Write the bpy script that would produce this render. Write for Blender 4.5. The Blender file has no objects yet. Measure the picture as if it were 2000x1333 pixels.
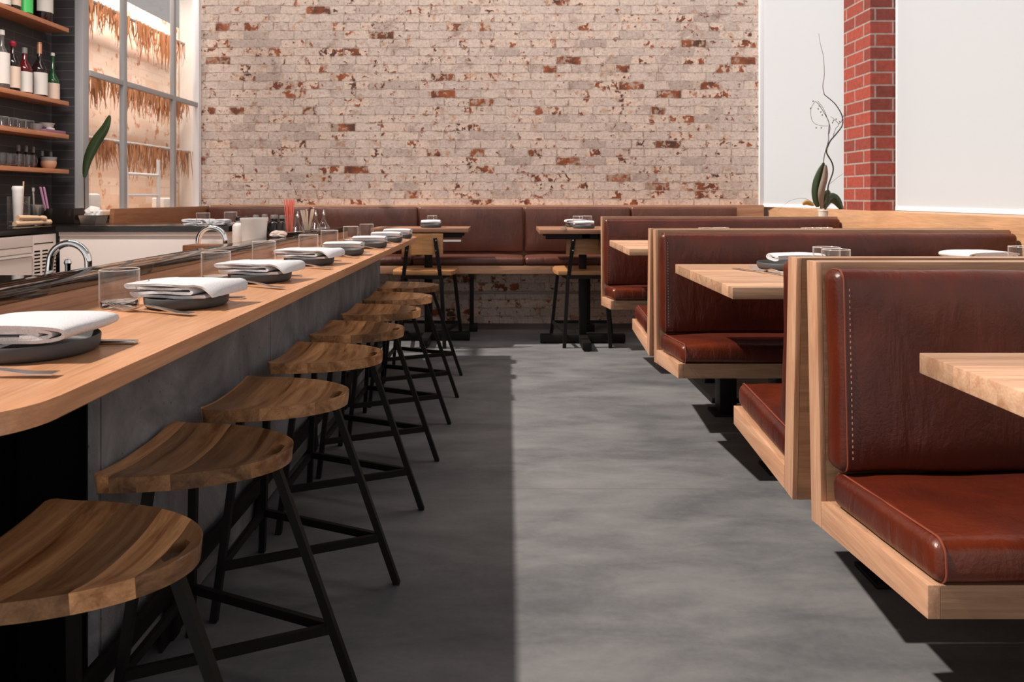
import bpy, bmesh, math, random
from mathutils import Vector, Matrix, noise
R = random.Random(7)
SC = bpy.context.scene
COL = SC.collection
# ------------------------------------------------------------------ camera, sky, sun, exposure
F, VX, HY, CH = 1340.0, 992.0, 384.0, 1.04      # focal length (px of a 2000 px frame), principal point, eye height
cam = bpy.data.cameras.new('camera'); cam_o = bpy.data.objects.new('camera', cam); COL.objects.link(cam_o)
cam.sensor_fit = 'HORIZONTAL'; cam.sensor_width = 36.0; cam.lens = F/2000*36
cam.shift_x = (1000-VX)/2000; cam.shift_y = -(666.5-HY)/2000
cam.clip_start = 0.02
cam.dof.use_dof = True; cam.dof.focus_distance = 1.7; cam.dof.aperture_fstop = 9.0
cam_o.location = (0, 0, CH); cam_o.rotation_euler = (math.pi/2, 0, 0)
SC.camera = cam_o
world = bpy.data.worlds.new('sky'); SC.world = world; world.use_nodes = True
wn = world.node_tree.nodes; wl = world.node_tree.links
bg = wn['Background']                             # overcast sky: dim overhead, bright towards the horizon, brightest towards the street behind the camera
wc = wn.new('ShaderNodeTexCoord'); ws = wn.new('ShaderNodeSeparateXYZ'); wl.new(wc.outputs['Generated'], ws.inputs[0])
wr = wn.new('ShaderNodeValToRGB'); wl.new(ws.outputs[2], wr.inputs[0])
wr.color_ramp.elements[0].position = .02; wr.color_ramp.elements[0].color = (1.0, .93, .89, 1)
wr.color_ramp.elements[1].position = .80; wr.color_ramp.elements[1].color = (.22, .215, .22, 1)
wf = wn.new('ShaderNodeMapRange'); wl.new(ws.outputs[1], wf.inputs[0])
wf.inputs[1].default_value = -1; wf.inputs[2].default_value = .6; wf.inputs[3].default_value = .95; wf.inputs[4].default_value = .50
wl.new(wr.outputs[0], bg.inputs[0]); wl.new(wf.outputs[0], bg.inputs[1])
sun = bpy.data.lights.new('sun', 'SUN'); sun_o = bpy.data.objects.new('sun', sun); COL.objects.link(sun_o)
sun.energy = 5.8; sun.angle = math.radians(1.1); sun.color = (1.0, .89, .79)
sun_dir = Vector((.61, .03, -.775)).normalized()
sun_o.rotation_euler = sun_dir.to_track_quat('-Z', 'Y').to_euler(); sun_o.location = (-4, 1, 5)
# unseen fill lights added to brighten the brick wall, outside space and back bar
def area(name, loc, tgt, sx, sy, e, col):
    l = bpy.data.lights.new(name, 'AREA'); l.shape = 'RECTANGLE'; l.size = sx; l.size_y = sy; l.energy = e; l.color = col
    o = bpy.data.objects.new(name, l); COL.objects.link(o); o.location = loc
    o.rotation_euler = (Vector(tgt)-Vector(loc)).to_track_quat('-Z', 'Y').to_euler(); return o
area('wall_fill', (-.1, 3.2, 4.2), (-.1, 5.62, 1.2), 4.6, .5, 60, (1.0, .91, .855))
area('alcove_fill', (-2.62, 5.15, 3.05), (-3.05, 5.15, 1.55), 2.2, .10, 24, (1.0, .88, .78)).data.spread = math.radians(105)
area('bar_fill', (-1.95, 2.75, 2.55), (-2.0, 3.55, .72), 1.0, .25, 17, (1.0, .90, .84)).data.spread = math.radians(115)
SC.view_settings.view_transform = 'Standard'; SC.view_settings.look = 'None'
SC.view_settings.exposure = 0.0; SC.view_settings.gamma = 1.0; SC.view_settings.use_curve_mapping = False

def P(px, py, d): return Vector(((px-VX)*d/F, d, CH-(py-HY)*d/F))

# ------------------------------------------------------------------ materials
MATS = {}
def new_mat(name):
    m = bpy.data.materials.new(name); m.use_nodes = True; MATS[name] = m
    nt = m.node_tree; b = nt.nodes['Principled BSDF']
    return m, nt, b
def nd(nt, t, **kw):
    n = nt.nodes.new(t)
    for k, v in kw.items():
        if k in n.inputs: n.inputs[k].default_value = v
        else: setattr(n, k, v)
    return n
def lk(nt, a, b): nt.links.new(a, b)
def plain(name, col, rough=.5, metal=0.0, **kw):
    m, nt, b = new_mat(name)
    b.inputs['Base Color'].default_value = (*col, 1); b.inputs['Roughness'].default_value = rough; b.inputs['Metallic'].default_value = metal
    for k, v in kw.items(): b.inputs[k.replace('_', ' ')].default_value = v
    return m
def math_n(nt, op, a, b=None, c=None):
    n = nt.nodes.new('ShaderNodeMath'); n.operation = op
    for i, v in enumerate((a, b, c)):
        if v is None: continue
        if isinstance(v, (int, float)): n.inputs[i].default_value = v
        else: lk(nt, v, n.inputs[i])
    return n.outputs[0]
def ramp(nt, fac, stops):
    n = nt.nodes.new('ShaderNodeValToRGB'); cr = n.color_ramp
    while len(cr.elements) < len(stops): cr.elements.new(.5)
    for e, (p, c) in zip(cr.elements, stops):
        e.position = p; e.color = (*c, 1) if len(c) == 3 else c
    lk(nt, fac, n.inputs[0]); return n.outputs[0]
def mixc(nt, fac, a, b, mode='MIX'):
    n = nt.nodes.new('ShaderNodeMix'); n.data_type = 'RGBA'; n.blend_type = mode
    for s, v in ((n.inputs[0], fac), (n.inputs[6], a), (n.inputs[7], b)):
        if isinstance(v, (int, float)): s.default_value = v
        elif isinstance(v, tuple): s.default_value = (*v, 1)
        else: lk(nt, v, s)
    return n.outputs[2]
def noise_n(nt, vec, scale, detail=4, rough=.55, dist=0):
    n = nt.nodes.new('ShaderNodeTexNoise'); n.inputs['Scale'].default_value = scale
    n.inputs['Detail'].default_value = detail; n.inputs['Roughness'].default_value = rough; n.inputs['Distortion'].default_value = dist
    if vec is not None: lk(nt, vec, n.inputs['Vector'])
    return n.outputs[0]
def mapped(nt, vec, scale, loc=(0, 0, 0)):
    n = nt.nodes.new('ShaderNodeMapping'); n.inputs['Scale'].default_value = scale; n.inputs['Location'].default_value = loc
    lk(nt, vec, n.inputs['Vector']); return n.outputs[0]
def bump(nt, b, h, strength=.2, dist=.01):
    n = nt.nodes.new('ShaderNodeBump'); n.inputs['Strength'].default_value = strength; n.inputs['Distance'].default_value = dist
    lk(nt, h, n.inputs['Height']); lk(nt, n.outputs[0], b.inputs['Normal'])
def objco(nt): return nt.nodes.new('ShaderNodeTexCoord').outputs['Object']

def oak(name, grain='x', plank=None, pscale=14, dark=(.30, .16, .085), light=(.52, .33, .20), rough=.42, pvar=.25, gscale=1.0):
    m, nt, b = new_mat(name)
    co = objco(nt)
    rnd = nt.nodes.new('ShaderNodeObjectInfo').outputs['Random']
    off = nt.nodes.new('ShaderNodeCombineXYZ')
    o = math_n(nt, 'MULTIPLY', rnd, 9.0)
    pr = None
    if plank:
        sx = nt.nodes.new('ShaderNodeSeparateXYZ'); lk(nt, co, sx.inputs[0])
        v = nd(nt, 'ShaderNodeTexVoronoi', voronoi_dimensions='1D'); v.inputs['Scale'].default_value = pscale
        lk(nt, math_n(nt, 'ADD', sx.outputs['xyz'.index(plank)], o), v.inputs['W'])
        sp = nt.nodes.new('ShaderNodeSeparateColor'); lk(nt, v.outputs['Color'], sp.inputs[0]); pr = sp.outputs[0]
        o = math_n(nt, 'ADD', o, math_n(nt, 'MULTIPLY', pr, 7.0))
    for i in range(3): lk(nt, o, off.inputs[i])
    va = nt.nodes.new('ShaderNodeVectorMath'); lk(nt, co, va.inputs[0]); lk(nt, off.outputs[0], va.inputs[1])
    g = 'xyz'.index(grain)
    s1 = [26*gscale]*3; s1[g] = 2.2*gscale; s2 = [240]*3; s2[g] = 9
    f1 = noise_n(nt, mapped(nt, va.outputs[0], s1), 1.0, 5, .6, 1.1)
    f2 = noise_n(nt, mapped(nt, va.outputs[0], s2), 1.0, 3, .6, .2)
    mid = tuple((a+c)/2 for a, c in zip(dark, light))
    c = ramp(nt, f1, [(.30, dark), (.5, mid), (.72, light)])
    fr = nt.nodes.new('ShaderNodeMapRange'); lk(nt, f2, fr.inputs[0])
    fr.inputs[1].default_value = .3; fr.inputs[2].default_value = .7; fr.inputs[3].default_value = .82; fr.inputs[4].default_value = 1.10
    c = mixc(nt, 1.0, c, fr.outputs[0], 'MULTIPLY')
    if pr is not None:
        mr = nt.nodes.new('ShaderNodeMapRange'); lk(nt, pr, mr.inputs[0]); mr.inputs[3].default_value = 1-pvar; mr.inputs[4].default_value = 1+pvar*.7
        c = mixc(nt, 1.0, c, mr.outputs[0], 'MULTIPLY')
    lk(nt, c, b.inputs['Base Color']); b.inputs['Roughness'].default_value = rough
    bump(nt, b, f2, .12, .002)
    return m
OAKD, OAKL = (.40, .20, .112), (.60, .355, .225)
oak('oak_x', 'x', dark=OAKD, light=OAKL); oak('oak_y', 'y', dark=OAKD, light=OAKL); oak('oak_z', 'z', dark=OAKD, light=OAKL)
oak('oak_dark_x', 'x', dark=(.27, .15, .085), light=(.45, .27, .165));  # darker oak, also putting the shade between the bench backs into the colour
oak('oak_block', 'x', 'y', 17, dark=OAKD, light=(.62, .40, .26), pvar=.28)
oak('oak_counter', 'y', 'x', 5, dark=(.50, .235, .118), light=(.63, .34, .19), rough=.3, pvar=.12)
oak('oak_wall', 'y', dark=(.40, .22, .115), light=(.54, .32, .18))
oak('oak_chair', 'x', dark=(.30, .135, .048), light=(.46, .235, .10))
oak('oak_cafe_shaded', 'x', dark=(.22, .105, .06), light=(.36, .185, .11))  # darker copy of the oak: the far tables' shade put into the colour
oak('stool_wood', 'y', 'x', 15, dark=(.18, .064, .019), light=(.72, .385, .18), rough=.30, pvar=.66, gscale=.8)
oak('shelf_wood', 'y', dark=(.40, .155, .07), light=(.55, .23, .115))
oak('panel_wood', 'y', dark=(.22, .085, .035), light=(.33, .135, .06))

def leather(name, dark, light, rough=.36):
    m, nt, b = new_mat(name); co = objco(nt)
    n1 = noise_n(nt, co, 3.2, 5, .58, .3); n2 = noise_n(nt, co, 160, 4, .6); n3 = noise_n(nt, mapped(nt, co, (14, 14, 3.5)), 1.0, 3, .5, 1.6)
    c = ramp(nt, n1, [(.34, dark), (.74, light)])
    lk(nt, c, b.inputs['Base Color'])
    rr = nt.nodes.new('ShaderNodeMapRange'); lk(nt, n1, rr.inputs[0]); rr.inputs[3].default_value = rough+.1; rr.inputs[4].default_value = rough-.08
    lk(nt, rr.outputs[0], b.inputs['Roughness'])
    b.inputs['Specular IOR Level'].default_value = .55
    h = math_n(nt, 'ADD', math_n(nt, 'MULTIPLY', n3, 1.0), math_n(nt, 'MULTIPLY', n2, .16))
    bump(nt, b, h, .35, .012)
    return m
leather('leather', (.044, .0046, .0018), (.125, .0185, .0042))
leather('leather_far', (.075, .021, .012), (.135, .044, .027), .40)
plain('thread', (.45, .20, .14), .6)
plain('piping', (.20, .045, .022), .45)

def brick_white():
    m, nt, b = new_mat('brick_whitewashed'); co = objco(nt)
    wob = noise_n(nt, mapped(nt, co, (7, 7, 7)), 1.0, 3, .6)
    wv = nd(nt, 'ShaderNodeTexNoise'); wv.inputs['Scale'].default_value = 8; wv.inputs['Detail'].default_value = 3; lk(nt, co, wv.inputs['Vector'])
    sub = nt.nodes.new('ShaderNodeVectorMath'); sub.operation = 'MULTIPLY_ADD'; lk(nt, wv.outputs['Color'], sub.inputs[0])
    sub.inputs[1].default_value = (.034, .03, .024); lk(nt, co, sub.inputs[2])
    sx = nt.nodes.new('ShaderNodeSeparateXYZ'); lk(nt, sub.outputs[0], sx.inputs[0])
    cb = nt.nodes.new('ShaderNodeCombineXYZ'); lk(nt, sx.outputs[0], cb.inputs[0]); lk(nt, sx.outputs[2], cb.inputs[1])
    br = nt.nodes.new('ShaderNodeTexBrick'); lk(nt, cb.outputs[0], br.inputs['Vector'])
    br.offset = .47; br.offset_frequency = 2; br.squash = .58; br.squash_frequency = 5
    for k, v in (('Scale', 1), ('Mortar Size', .0052), ('Mortar Smooth', .35), ('Bias', 0), ('Brick Width', .205), ('Row Height', .0688)): br.inputs[k].default_value = v
    br.inputs['Color1'].default_value = (0, 0, 0, 1); br.inputs['Color2'].default_value = (1, 1, 1, 1); br.inputs['Mortar'].default_value = (.5, .5, .5, 1)
    sp = nt.nodes.new('ShaderNodeSeparateColor'); lk(nt, br.outputs['Color'], sp.inputs[0]); r = sp.outputs[0]; mort = br.outputs['Fac']
    n1 = noise_n(nt, co, 22, 5, .62, .3); n2 = noise_n(nt, co, 1.7, 3, .5); n3 = noise_n(nt, co, 60, 4, .6)
    wash = ramp(nt, n3, [(.25, (.50, .40, .345)), (.45, (.68, .575, .51)), (.7, (.80, .705, .64))])
    tint = ramp(nt, r, [(0, (.70, .67, .66)), (.12, (.88, .86, .86)), (.35, (.97, .95, .94)), (.65, (1.03, .99, .96)), (.90, (1.07, .99, .93)), (1.0, (.55, .46, .40))])
    wash = mixc(nt, 1.0, wash, tint, 'MULTIPLY')
    red = ramp(nt, noise_n(nt, co, 9, 3), [(.35, (.10, .045, .032)), (.5, (.27, .075, .032)), (.68, (.42, .135, .055))])
    # where the wash has worn off: whole bricks now and then, corners of many
    rr = math_n(nt, 'POWER', r, 5.0)
    e = math_n(nt, 'ADD', math_n(nt, 'MULTIPLY', rr, .20), n1)
    e = math_n(nt, 'ADD', e, math_n(nt, 'MULTIPLY', math_n(nt, 'SUBTRACT', n2, .5), .12))
    grime = ramp(nt, noise_n(nt, co, 6, 4, .65, .5), [(.56, (1, 1, 1)), (.72, (.66, .60, .57))]); wash = mixc(nt, 1.0, wash, grime, 'MULTIPLY')
    tan = ramp(nt, noise_n(nt, mapped(nt, co, (1, 1, 1), (5, 0, 2)), 14, 4, .6), [(.60, (1, 1, 1)), (.68, (.86, .66, .54))]); wash = mixc(nt, 1.0, wash, tan, 'MULTIPLY')
    mask = nt.nodes.new('ShaderNodeMapRange'); lk(nt, e, mask.inputs[0]); mask.inputs[1].default_value = .628; mask.inputs[2].default_value = .665
    notm = math_n(nt, 'SUBTRACT', 1.0, mort)
    mk = math_n(nt, 'MULTIPLY', mask.outputs[0], notm)
    c = mixc(nt, mk, wash, red)
    crack = nt.nodes.new('ShaderNodeMapRange'); lk(nt, n1, crack.inputs[0]); crack.inputs[1].default_value = .42; crack.inputs[2].default_value = .58
    mcol = mixc(nt, crack.outputs[0], (.70, .60, .53), (.20, .13, .10))
    c = mixc(nt, math_n(nt, 'MULTIPLY', mort, .62), c, mcol)
    lk(nt, c, b.inputs['Base Color']); b.inputs['Roughness'].default_value = .85
    h = math_n(nt, 'ADD', math_n(nt, 'MULTIPLY', mort, -1.0), math_n(nt, 'MULTIPLY', n1, .7))
    bump(nt, b, h, .7, .014)
    return m
brick_white()
def brick_red():
    m, nt, b = new_mat('brick_red'); co = objco(nt)
    sx = nt.nodes.new('ShaderNodeSeparateXYZ'); lk(nt, co, sx.inputs[0])
    cb = nt.nodes.new('ShaderNodeCombineXYZ'); lk(nt, math_n(nt, 'SUBTRACT', sx.outputs[0], sx.outputs[1]), cb.inputs[0]); lk(nt, sx.outputs[2], cb.inputs[1])
    br = nt.nodes.new('ShaderNodeTexBrick'); lk(nt, cb.outputs[0], br.inputs['Vector']); br.offset = .5
    for k, v in (('Scale', 1), ('Mortar Size', .006), ('Mortar Smooth', .25), ('Bias', -.1), ('Brick Width', .215), ('Row Height', .078)): br.inputs[k].default_value = v
    br.inputs['Color1'].default_value = (.33, .062, .040, 1); br.inputs['Color2'].default_value = (.17, .036, .028, 1); br.inputs['Mortar'].default_value = (.33, .28, .26, 1)
    n = noise_n(nt, co, 40, 4, .6)
    c = mixc(nt, 1.0, br.outputs['Color'], ramp(nt, n, [(.25, (.7, .68, .66)), (.75, (1.15, 1.1, 1.1))]), 'MULTIPLY')
    lk(nt, c, b.inputs['Base Color']); b.inputs['Roughness'].default_value = .8
    bump(nt, b, math_n(nt, 'ADD', math_n(nt, 'MULTIPLY', br.outputs['Fac'], -1.0), math_n(nt, 'MULTIPLY', n, .3)), .5, .01)
brick_red()
def brick_outside():
    m, nt, b = new_mat('brick_outside'); co = objco(nt)
    sx = nt.nodes.new('ShaderNodeSeparateXYZ'); lk(nt, co, sx.inputs[0])
    cb = nt.nodes.new('ShaderNodeCombineXYZ'); lk(nt, sx.outputs[1], cb.inputs[0]); lk(nt, sx.outputs[2], cb.inputs[1])
    br = nt.nodes.new('ShaderNodeTexBrick'); lk(nt, cb.outputs[0], br.inputs['Vector']); br.offset = .5
    for k, v in (('Scale', 1), ('Mortar Size', .007), ('Mortar Smooth', .4), ('Bias', .1), ('Brick Width', .21), ('Row Height', .07)): br.inputs[k].default_value = v
    br.inputs['Color1'].default_value = (.84, .60, .44, 1); br.inputs['Color2'].default_value = (.95, .80, .68, 1); br.inputs['Mortar'].default_value = (.86, .70, .57, 1)
    n = noise_n(nt, co, 13, 4, .6)
    c = mixc(nt, ramp(nt, n, [(.58, (0, 0, 0)), (.68, (1, 1, 1))]), br.outputs['Color'], (.62, .25, .10))
    lk(nt, c, b.inputs['Base Color']); b.inputs['Roughness'].default_value = .85
brick_outside()
def tile():
    m, nt, b = new_mat('tile_dark'); co = objco(nt)
    sx = nt.nodes.new('ShaderNodeSeparateXYZ'); lk(nt, co, sx.inputs[0])
    cb = nt.nodes.new('ShaderNodeCombineXYZ'); lk(nt, math_n(nt, 'ADD', sx.outputs[0], sx.outputs[1]), cb.inputs[0]); lk(nt, sx.outputs[2], cb.inputs[1])
    br = nt.nodes.new('ShaderNodeTexBrick'); lk(nt, cb.outputs[0], br.inputs['Vector']); br.offset = .5
    for k, v in (('Scale', 1), ('Mortar Size', .0022), ('Mortar Smooth', .1), ('Bias', 0), ('Brick Width', .30), ('Row Height', .0525)): br.inputs[k].default_value = v
    br.inputs['Color1'].default_value = (.030, .028, .030, 1); br.inputs['Color2'].default_value = (.040, .037, .038, 1); br.inputs['Mortar'].default_value = (.085, .078, .075, 1)
    lk(nt, br.outputs['Color'], b.inputs['Base Color']); b.inputs['Roughness'].default_value = .6
tile()
def concrete_floor():
    m, nt, b = new_mat('concrete_floor'); co = objco(nt)
    a = noise_n(nt, mapped(nt, co, (1.1, 3.2, 1)), 1.0, 6, .62, .5)
    a2 = noise_n(nt, mapped(nt, co, (3.5, 9, 1), (3, 7, 0)), 1.0, 5, .65, .4)
    f = noise_n(nt, co, 55, 4, .7)
    s = math_n(nt, 'ADD', math_n(nt, 'MULTIPLY', a, .55), math_n(nt, 'MULTIPLY', a2, .35)); s = math_n(nt, 'ADD', s, math_n(nt, 'MULTIPLY', f, .10))
    c = ramp(nt, s, [(.30, (.054, .057, .063)), (.43, (.094, .098, .104)), (.55, (.142, .144, .148)), (.70, (.195, .195, .197))])
    sx = nt.nodes.new('ShaderNodeSeparateXYZ'); lk(nt, co, sx.inputs[0])
    dy = math_n(nt, 'ABSOLUTE', math_n(nt, 'SUBTRACT', sx.outputs[1], 2.44))
    ln = math_n(nt, 'LESS_THAN', dy, .003)
    c = mixc(nt, math_n(nt, 'MULTIPLY', ln, .45), c, (.10, .095, .09))
    lk(nt, c, b.inputs['Base Color'])
    rr = nt.nodes.new('ShaderNodeMapRange'); lk(nt, a2, rr.inputs[0]); rr.inputs[3].default_value = .45; rr.inputs[4].default_value = .68
    lk(nt, rr.outputs[0], b.inputs['Roughness']); b.inputs['Specular IOR Level'].default_value = .35
    bump(nt, b, f, .06, .004)
concrete_floor()
def concrete_panel():
    m, nt, b = new_mat('concrete_panel'); co = objco(nt)
    a = noise_n(nt, mapped(nt, co, (3, 3, 3)), 1.0, 6, .65, .8); f = noise_n(nt, co, 90, 3, .6)
    v = nd(nt, 'ShaderNodeTexVoronoi'); v.inputs['Scale'].default_value = 38; lk(nt, co, v.inputs['Vector'])
    pit = ramp(nt, v.outputs['Distance'], [(.06, (.35, .35, .35)), (.15, (1, 1, 1))])
    c = ramp(nt, a, [(.3, (.085, .088, .094)), (.5, (.185, .188, .197)), (.72, (.33, .335, .35))])
    c = mixc(nt, ramp(nt, noise_n(nt, co, 8, 2), [(.5, (0, 0, 0)), (.62, (1, 1, 1))]), c, mixc(nt, 1.0, c, pit, 'MULTIPLY'))
    lk(nt, c, b.inputs['Base Color']); b.inputs['Roughness'].default_value = .75
    bump(nt, b, math_n(nt, 'ADD', f, math_n(nt, 'MULTIPLY', a, 2.0)), .4, .006)
concrete_panel()
def stone():
    m, nt, b = new_mat('stone_dark'); co = objco(nt)
    f = noise_n(nt, co, 130, 4, .7)
    lk(nt, ramp(nt, f, [(.35, (.018, .010, .006)), (.62, (.032, .019, .012)), (.75, (.055, .037, .026))]), b.inputs['Base Color'])
    b.inputs['Roughness'].default_value = .07; b.inputs['Specular IOR Level'].default_value = .8
stone()
def fabric():
    m, nt, b = new_mat('napkin_linen'); co = objco(nt)
    n = noise_n(nt, co, 420, 2, .5); n2 = noise_n(nt, co, 26, 3, .5)
    lk(nt, ramp(nt, n, [(.3, (.55, .55, .575)), (.7, (.70, .70, .725))]), b.inputs['Base Color'])
    b.inputs['Roughness'].default_value = .9
    bump(nt, b, math_n(nt, 'ADD', math_n(nt, 'MULTIPLY', n, .25), n2), .3, .004)
fabric()
def shade():
    m, nt, b = new_mat('shade_cloth'); co = objco(nt)
    n = noise_n(nt, mapped(nt, co, (300, 300, 300)), 1.0, 2, .5)
    b.inputs['Base Color'].default_value = (.60, .62, .64, 1); b.inputs['Roughness'].default_value = .9
    tr = nt.nodes.new('ShaderNodeBsdfTranslucent'); tr.inputs[0].default_value = (.70, .73, .76, 1)
    em = nt.nodes.new('ShaderNodeEmission'); em.inputs[0].default_value = (.97, 1, 1, 1); em.inputs[1].default_value = .11  # slight glow added for daylight coming through the cloth
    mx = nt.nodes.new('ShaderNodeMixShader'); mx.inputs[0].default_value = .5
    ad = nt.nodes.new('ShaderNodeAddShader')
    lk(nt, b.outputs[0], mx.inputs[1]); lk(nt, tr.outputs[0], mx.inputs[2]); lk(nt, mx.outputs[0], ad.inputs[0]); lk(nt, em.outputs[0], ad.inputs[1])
    lk(nt, ad.outputs[0], nt.nodes['Material Output'].inputs[0])
    bump(nt, b, n, .1, .002)
shade()
def pane():
    m, nt, b = new_mat('window_glass')
    t = nt.nodes.new('ShaderNodeBsdfTransparent'); g = nt.nodes.new('ShaderNodeBsdfGlossy'); g.inputs['Roughness'].default_value = .02
    fr = nt.nodes.new('ShaderNodeLayerWeight'); fac = math_n(nt, 'MULTIPLY_ADD', math_n(nt, 'POWER', fr.outputs['Facing'], 5.0), .35, .03)
    mx = nt.nodes.new('ShaderNodeMixShader'); lk(nt, fac, mx.inputs[0]); lk(nt, t.outputs[0], mx.inputs[1]); lk(nt, g.outputs[0], mx.inputs[2])
    lk(nt, mx.outputs[0], nt.nodes['Material Output'].inputs[0])
pane()
plain('black_steel', (.007, .006, .0055), .5, Specular_IOR_Level=.22)
plain('chrome', (.82, .82, .82), .06, 1.0)
plain('steel', (.72, .70, .68), .25, 1.0)
plain('stainless_panel', (.66, .56, .50), .38, .15)
plain('cream_panel', (.84, .74, .68), .5)
plain('plate_grey', (.060, .060, .064), .55)
def thin_glass():
    m, nt, b = new_mat('glass')                     # thin-walled tableware: clear face on, mirror-like at the rims
    t = nt.nodes.new('ShaderNodeBsdfTransparent'); t.inputs[0].default_value = (.99, .988, .985, 1)
    g = nt.nodes.new('ShaderNodeBsdfGlossy'); g.inputs['Roughness'].default_value = .03
    fr = nt.nodes.new('ShaderNodeLayerWeight'); fac = math_n(nt, 'MULTIPLY_ADD', math_n(nt, 'POWER', fr.outputs['Facing'], 4.0), .80, .035)
    mx = nt.nodes.new('ShaderNodeMixShader'); lk(nt, fac, mx.inputs[0]); lk(nt, t.outputs[0], mx.inputs[1]); lk(nt, g.outputs[0], mx.inputs[2])
    df = nt.nodes.new('ShaderNodeBsdfDiffuse'); df.inputs[0].default_value = (.95, .93, .92, 1)  # white painted in towards grazing angles imitates bright glass edges
    fd = math_n(nt, 'MULTIPLY_ADD', math_n(nt, 'POWER', fr.outputs['Facing'], 8.0), .60, .004)
    m2 = nt.nodes.new('ShaderNodeMixShader'); lk(nt, fd, m2.inputs[0]); lk(nt, mx.outputs[0], m2.inputs[1]); lk(nt, df.outputs[0], m2.inputs[2])
    lk(nt, m2.outputs[0], nt.nodes['Material Output'].inputs[0])
thin_glass()
plain('glass_solid', (1, 1, 1), .04, Transmission_Weight=1.0, IOR=1.33)
plain('glass_rim', (.95, .93, .92), .12, Transmission_Weight=.45, IOR=1.4)  # white body colour paints a bright highlight into the rims
plain('white_paint', (.62, .60, .58), .5)
plain('frame_grey', (.36, .36, .37), .45)
plain('alu_white', (.78, .79, .82), .4)
plain('white_plastic', (.80, .76, .73), .4)
plain('frost_plastic', (.93, .91, .90), .35, Transmission_Weight=.35, IOR=1.3)
plain('dark_void', (.004, .0035, .0035), .9, Specular_IOR_Level=.05)  # near-black paints shade into recesses and openings
plain('black_gloss', (.012, .009, .008), .12)
plain('sheet_white', (.88, .87, .85), .9)
plain('bottle_dark', (.015, .008, .007), .06)
plain('bottle_red', (.09, .006, .008), .06)
plain('bottle_green', (.012, .06, .02), .06)
plain('bottle_clear', (.10, .09, .085), .06)
plain('bright_green', (.06, .55, .12), .35)
plain('label_paper', (.62, .59, .55), .7)
plain('label_cream', (.64, .50, .40), .7)
plain('red_cap', (.30, .01, .035), .4)
plain('copper_cap', (.60, .30, .16), .35, .4)
plain('grey_cap', (.20, .19, .18), .4)
plain('straw_red', (.85, .20, .15), .45)
plain('straw_pink', (.55, .26, .42), .5)
plain('pale_wood', (.70, .46, .29), .6)
plain('towel', (.78, .62, .54), .9)
plain('clay_tan', (.52, .28, .17), .5)
plain('glaze_grey', (.26, .25, .25), .35)
plain('glaze_white', (.58, .55, .52), .35)
plain('purple_box', (.24, .11, .17), .5)
plain('leaf', (.030, .050, .018), .32)
plain('leaf_pale', (.22, .18, .14), .4)
plain('stem_dark', (.030, .018, .012), .6)
plain('stem_mid', (.14, .10, .075), .6)
plain('bud', (.20, .19, .10), .6)
plain('yellow_leaf', (.42, .24, .05), .6)
plain('dry_grass', (.40, .165, .060), .8)
plain('conduit', (.55, .50, .48), .35, .6)

# ------------------------------------------------------------------ mesh helpers
def finish(name, bm, mat, parent=None, smooth=True, angle=35):
    me = bpy.data.meshes.new(name)
    bmesh.ops.recalc_face_normals(bm, faces=bm.faces[:])
    bm.to_mesh(me); bm.free()
    if isinstance(mat, (list, tuple)):
        for k in mat: me.materials.append(MATS[k])
    else: me.materials.append(MATS[mat])
    if smooth:
        me.polygons.foreach_set('use_smooth', [True]*len(me.polygons)); me.set_sharp_from_angle(angle=math.radians(angle))
    o = bpy.data.objects.new(name, me); COL.objects.link(o)
    if parent is not None: o.parent = parent
    return o
def thing(name, label, cat, loc=(0, 0, 0), rz=0.0, group=None):
    o = bpy.data.objects.new(name, None); COL.objects.link(o); o.empty_display_size = .1
    o.location = loc; o.rotation_euler = (0, 0, rz); return tag(o, label, cat, group)
def tag(o, label, cat, group=None):
    o['label'] = label; o['category'] = cat
    if group: o['group'] = group
    return o
def struct(o): o['kind'] = 'structure'; return o
def dup(root, loc, rz=None, label=None):
    r = root.copy(); COL.objects.link(r); r.location = loc
    if rz is not None: r.rotation_euler = (0, 0, rz)
    if label: r['label'] = label
    for ch in list(root.children):
        c = ch.copy(); COL.objects.link(c); c.parent = r
        for g in ch.children:
            d = g.copy(); COL.objects.link(d); d.parent = c
    return r
def NB(): return bmesh.new()
def box(bm, x0, x1, y0, y1, z0, z1, bev=0.0, seg=2, mat=None):
    t = bmesh.new(); bmesh.ops.create_cube(t, size=1.0)
    for v in t.verts: v.co = Vector((x0+(v.co.x+.5)*(x1-x0), y0+(v.co.y+.5)*(y1-y0), z0+(v.co.z+.5)*(z1-z0)))
    if bev: bmesh.ops.bevel(t, geom=t.edges[:], offset=bev, segments=seg, profile=.6, affect='EDGES')
    if mat is not None: t.transform(mat)
    merge(bm, t)
def merge(bm, t):
    vm = {v: bm.verts.new(v.co) for v in t.verts}
    for f in t.faces:
        try:
            nf = bm.faces.new([vm[v] for v in f.verts]); nf.material_index = f.material_index
        except ValueError: pass
    t.free()
def prism(bm, pts, axis, a, b, bev=0.0):
    """closed 2-D outline pts swept along axis from a to b; the other two axes in xyz order"""
    t = bmesh.new()
    def mk(p, h):
        c = list(p); c.insert('xyz'.index(axis), h); return t.verts.new(c)
    A = [mk(p, a) for p in pts]; B_ = [mk(p, b) for p in pts]; n = len(pts)
    t.faces.new(A); t.faces.new(B_[::-1])
    for i in range(n): t.faces.new((A[i], A[(i+1) % n], B_[(i+1) % n], B_[i]))
    if bev: bmesh.ops.bevel(t, geom=t.edges[:], offset=bev, segments=2, profile=.6, affect='EDGES')
    merge(bm, t)
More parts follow.
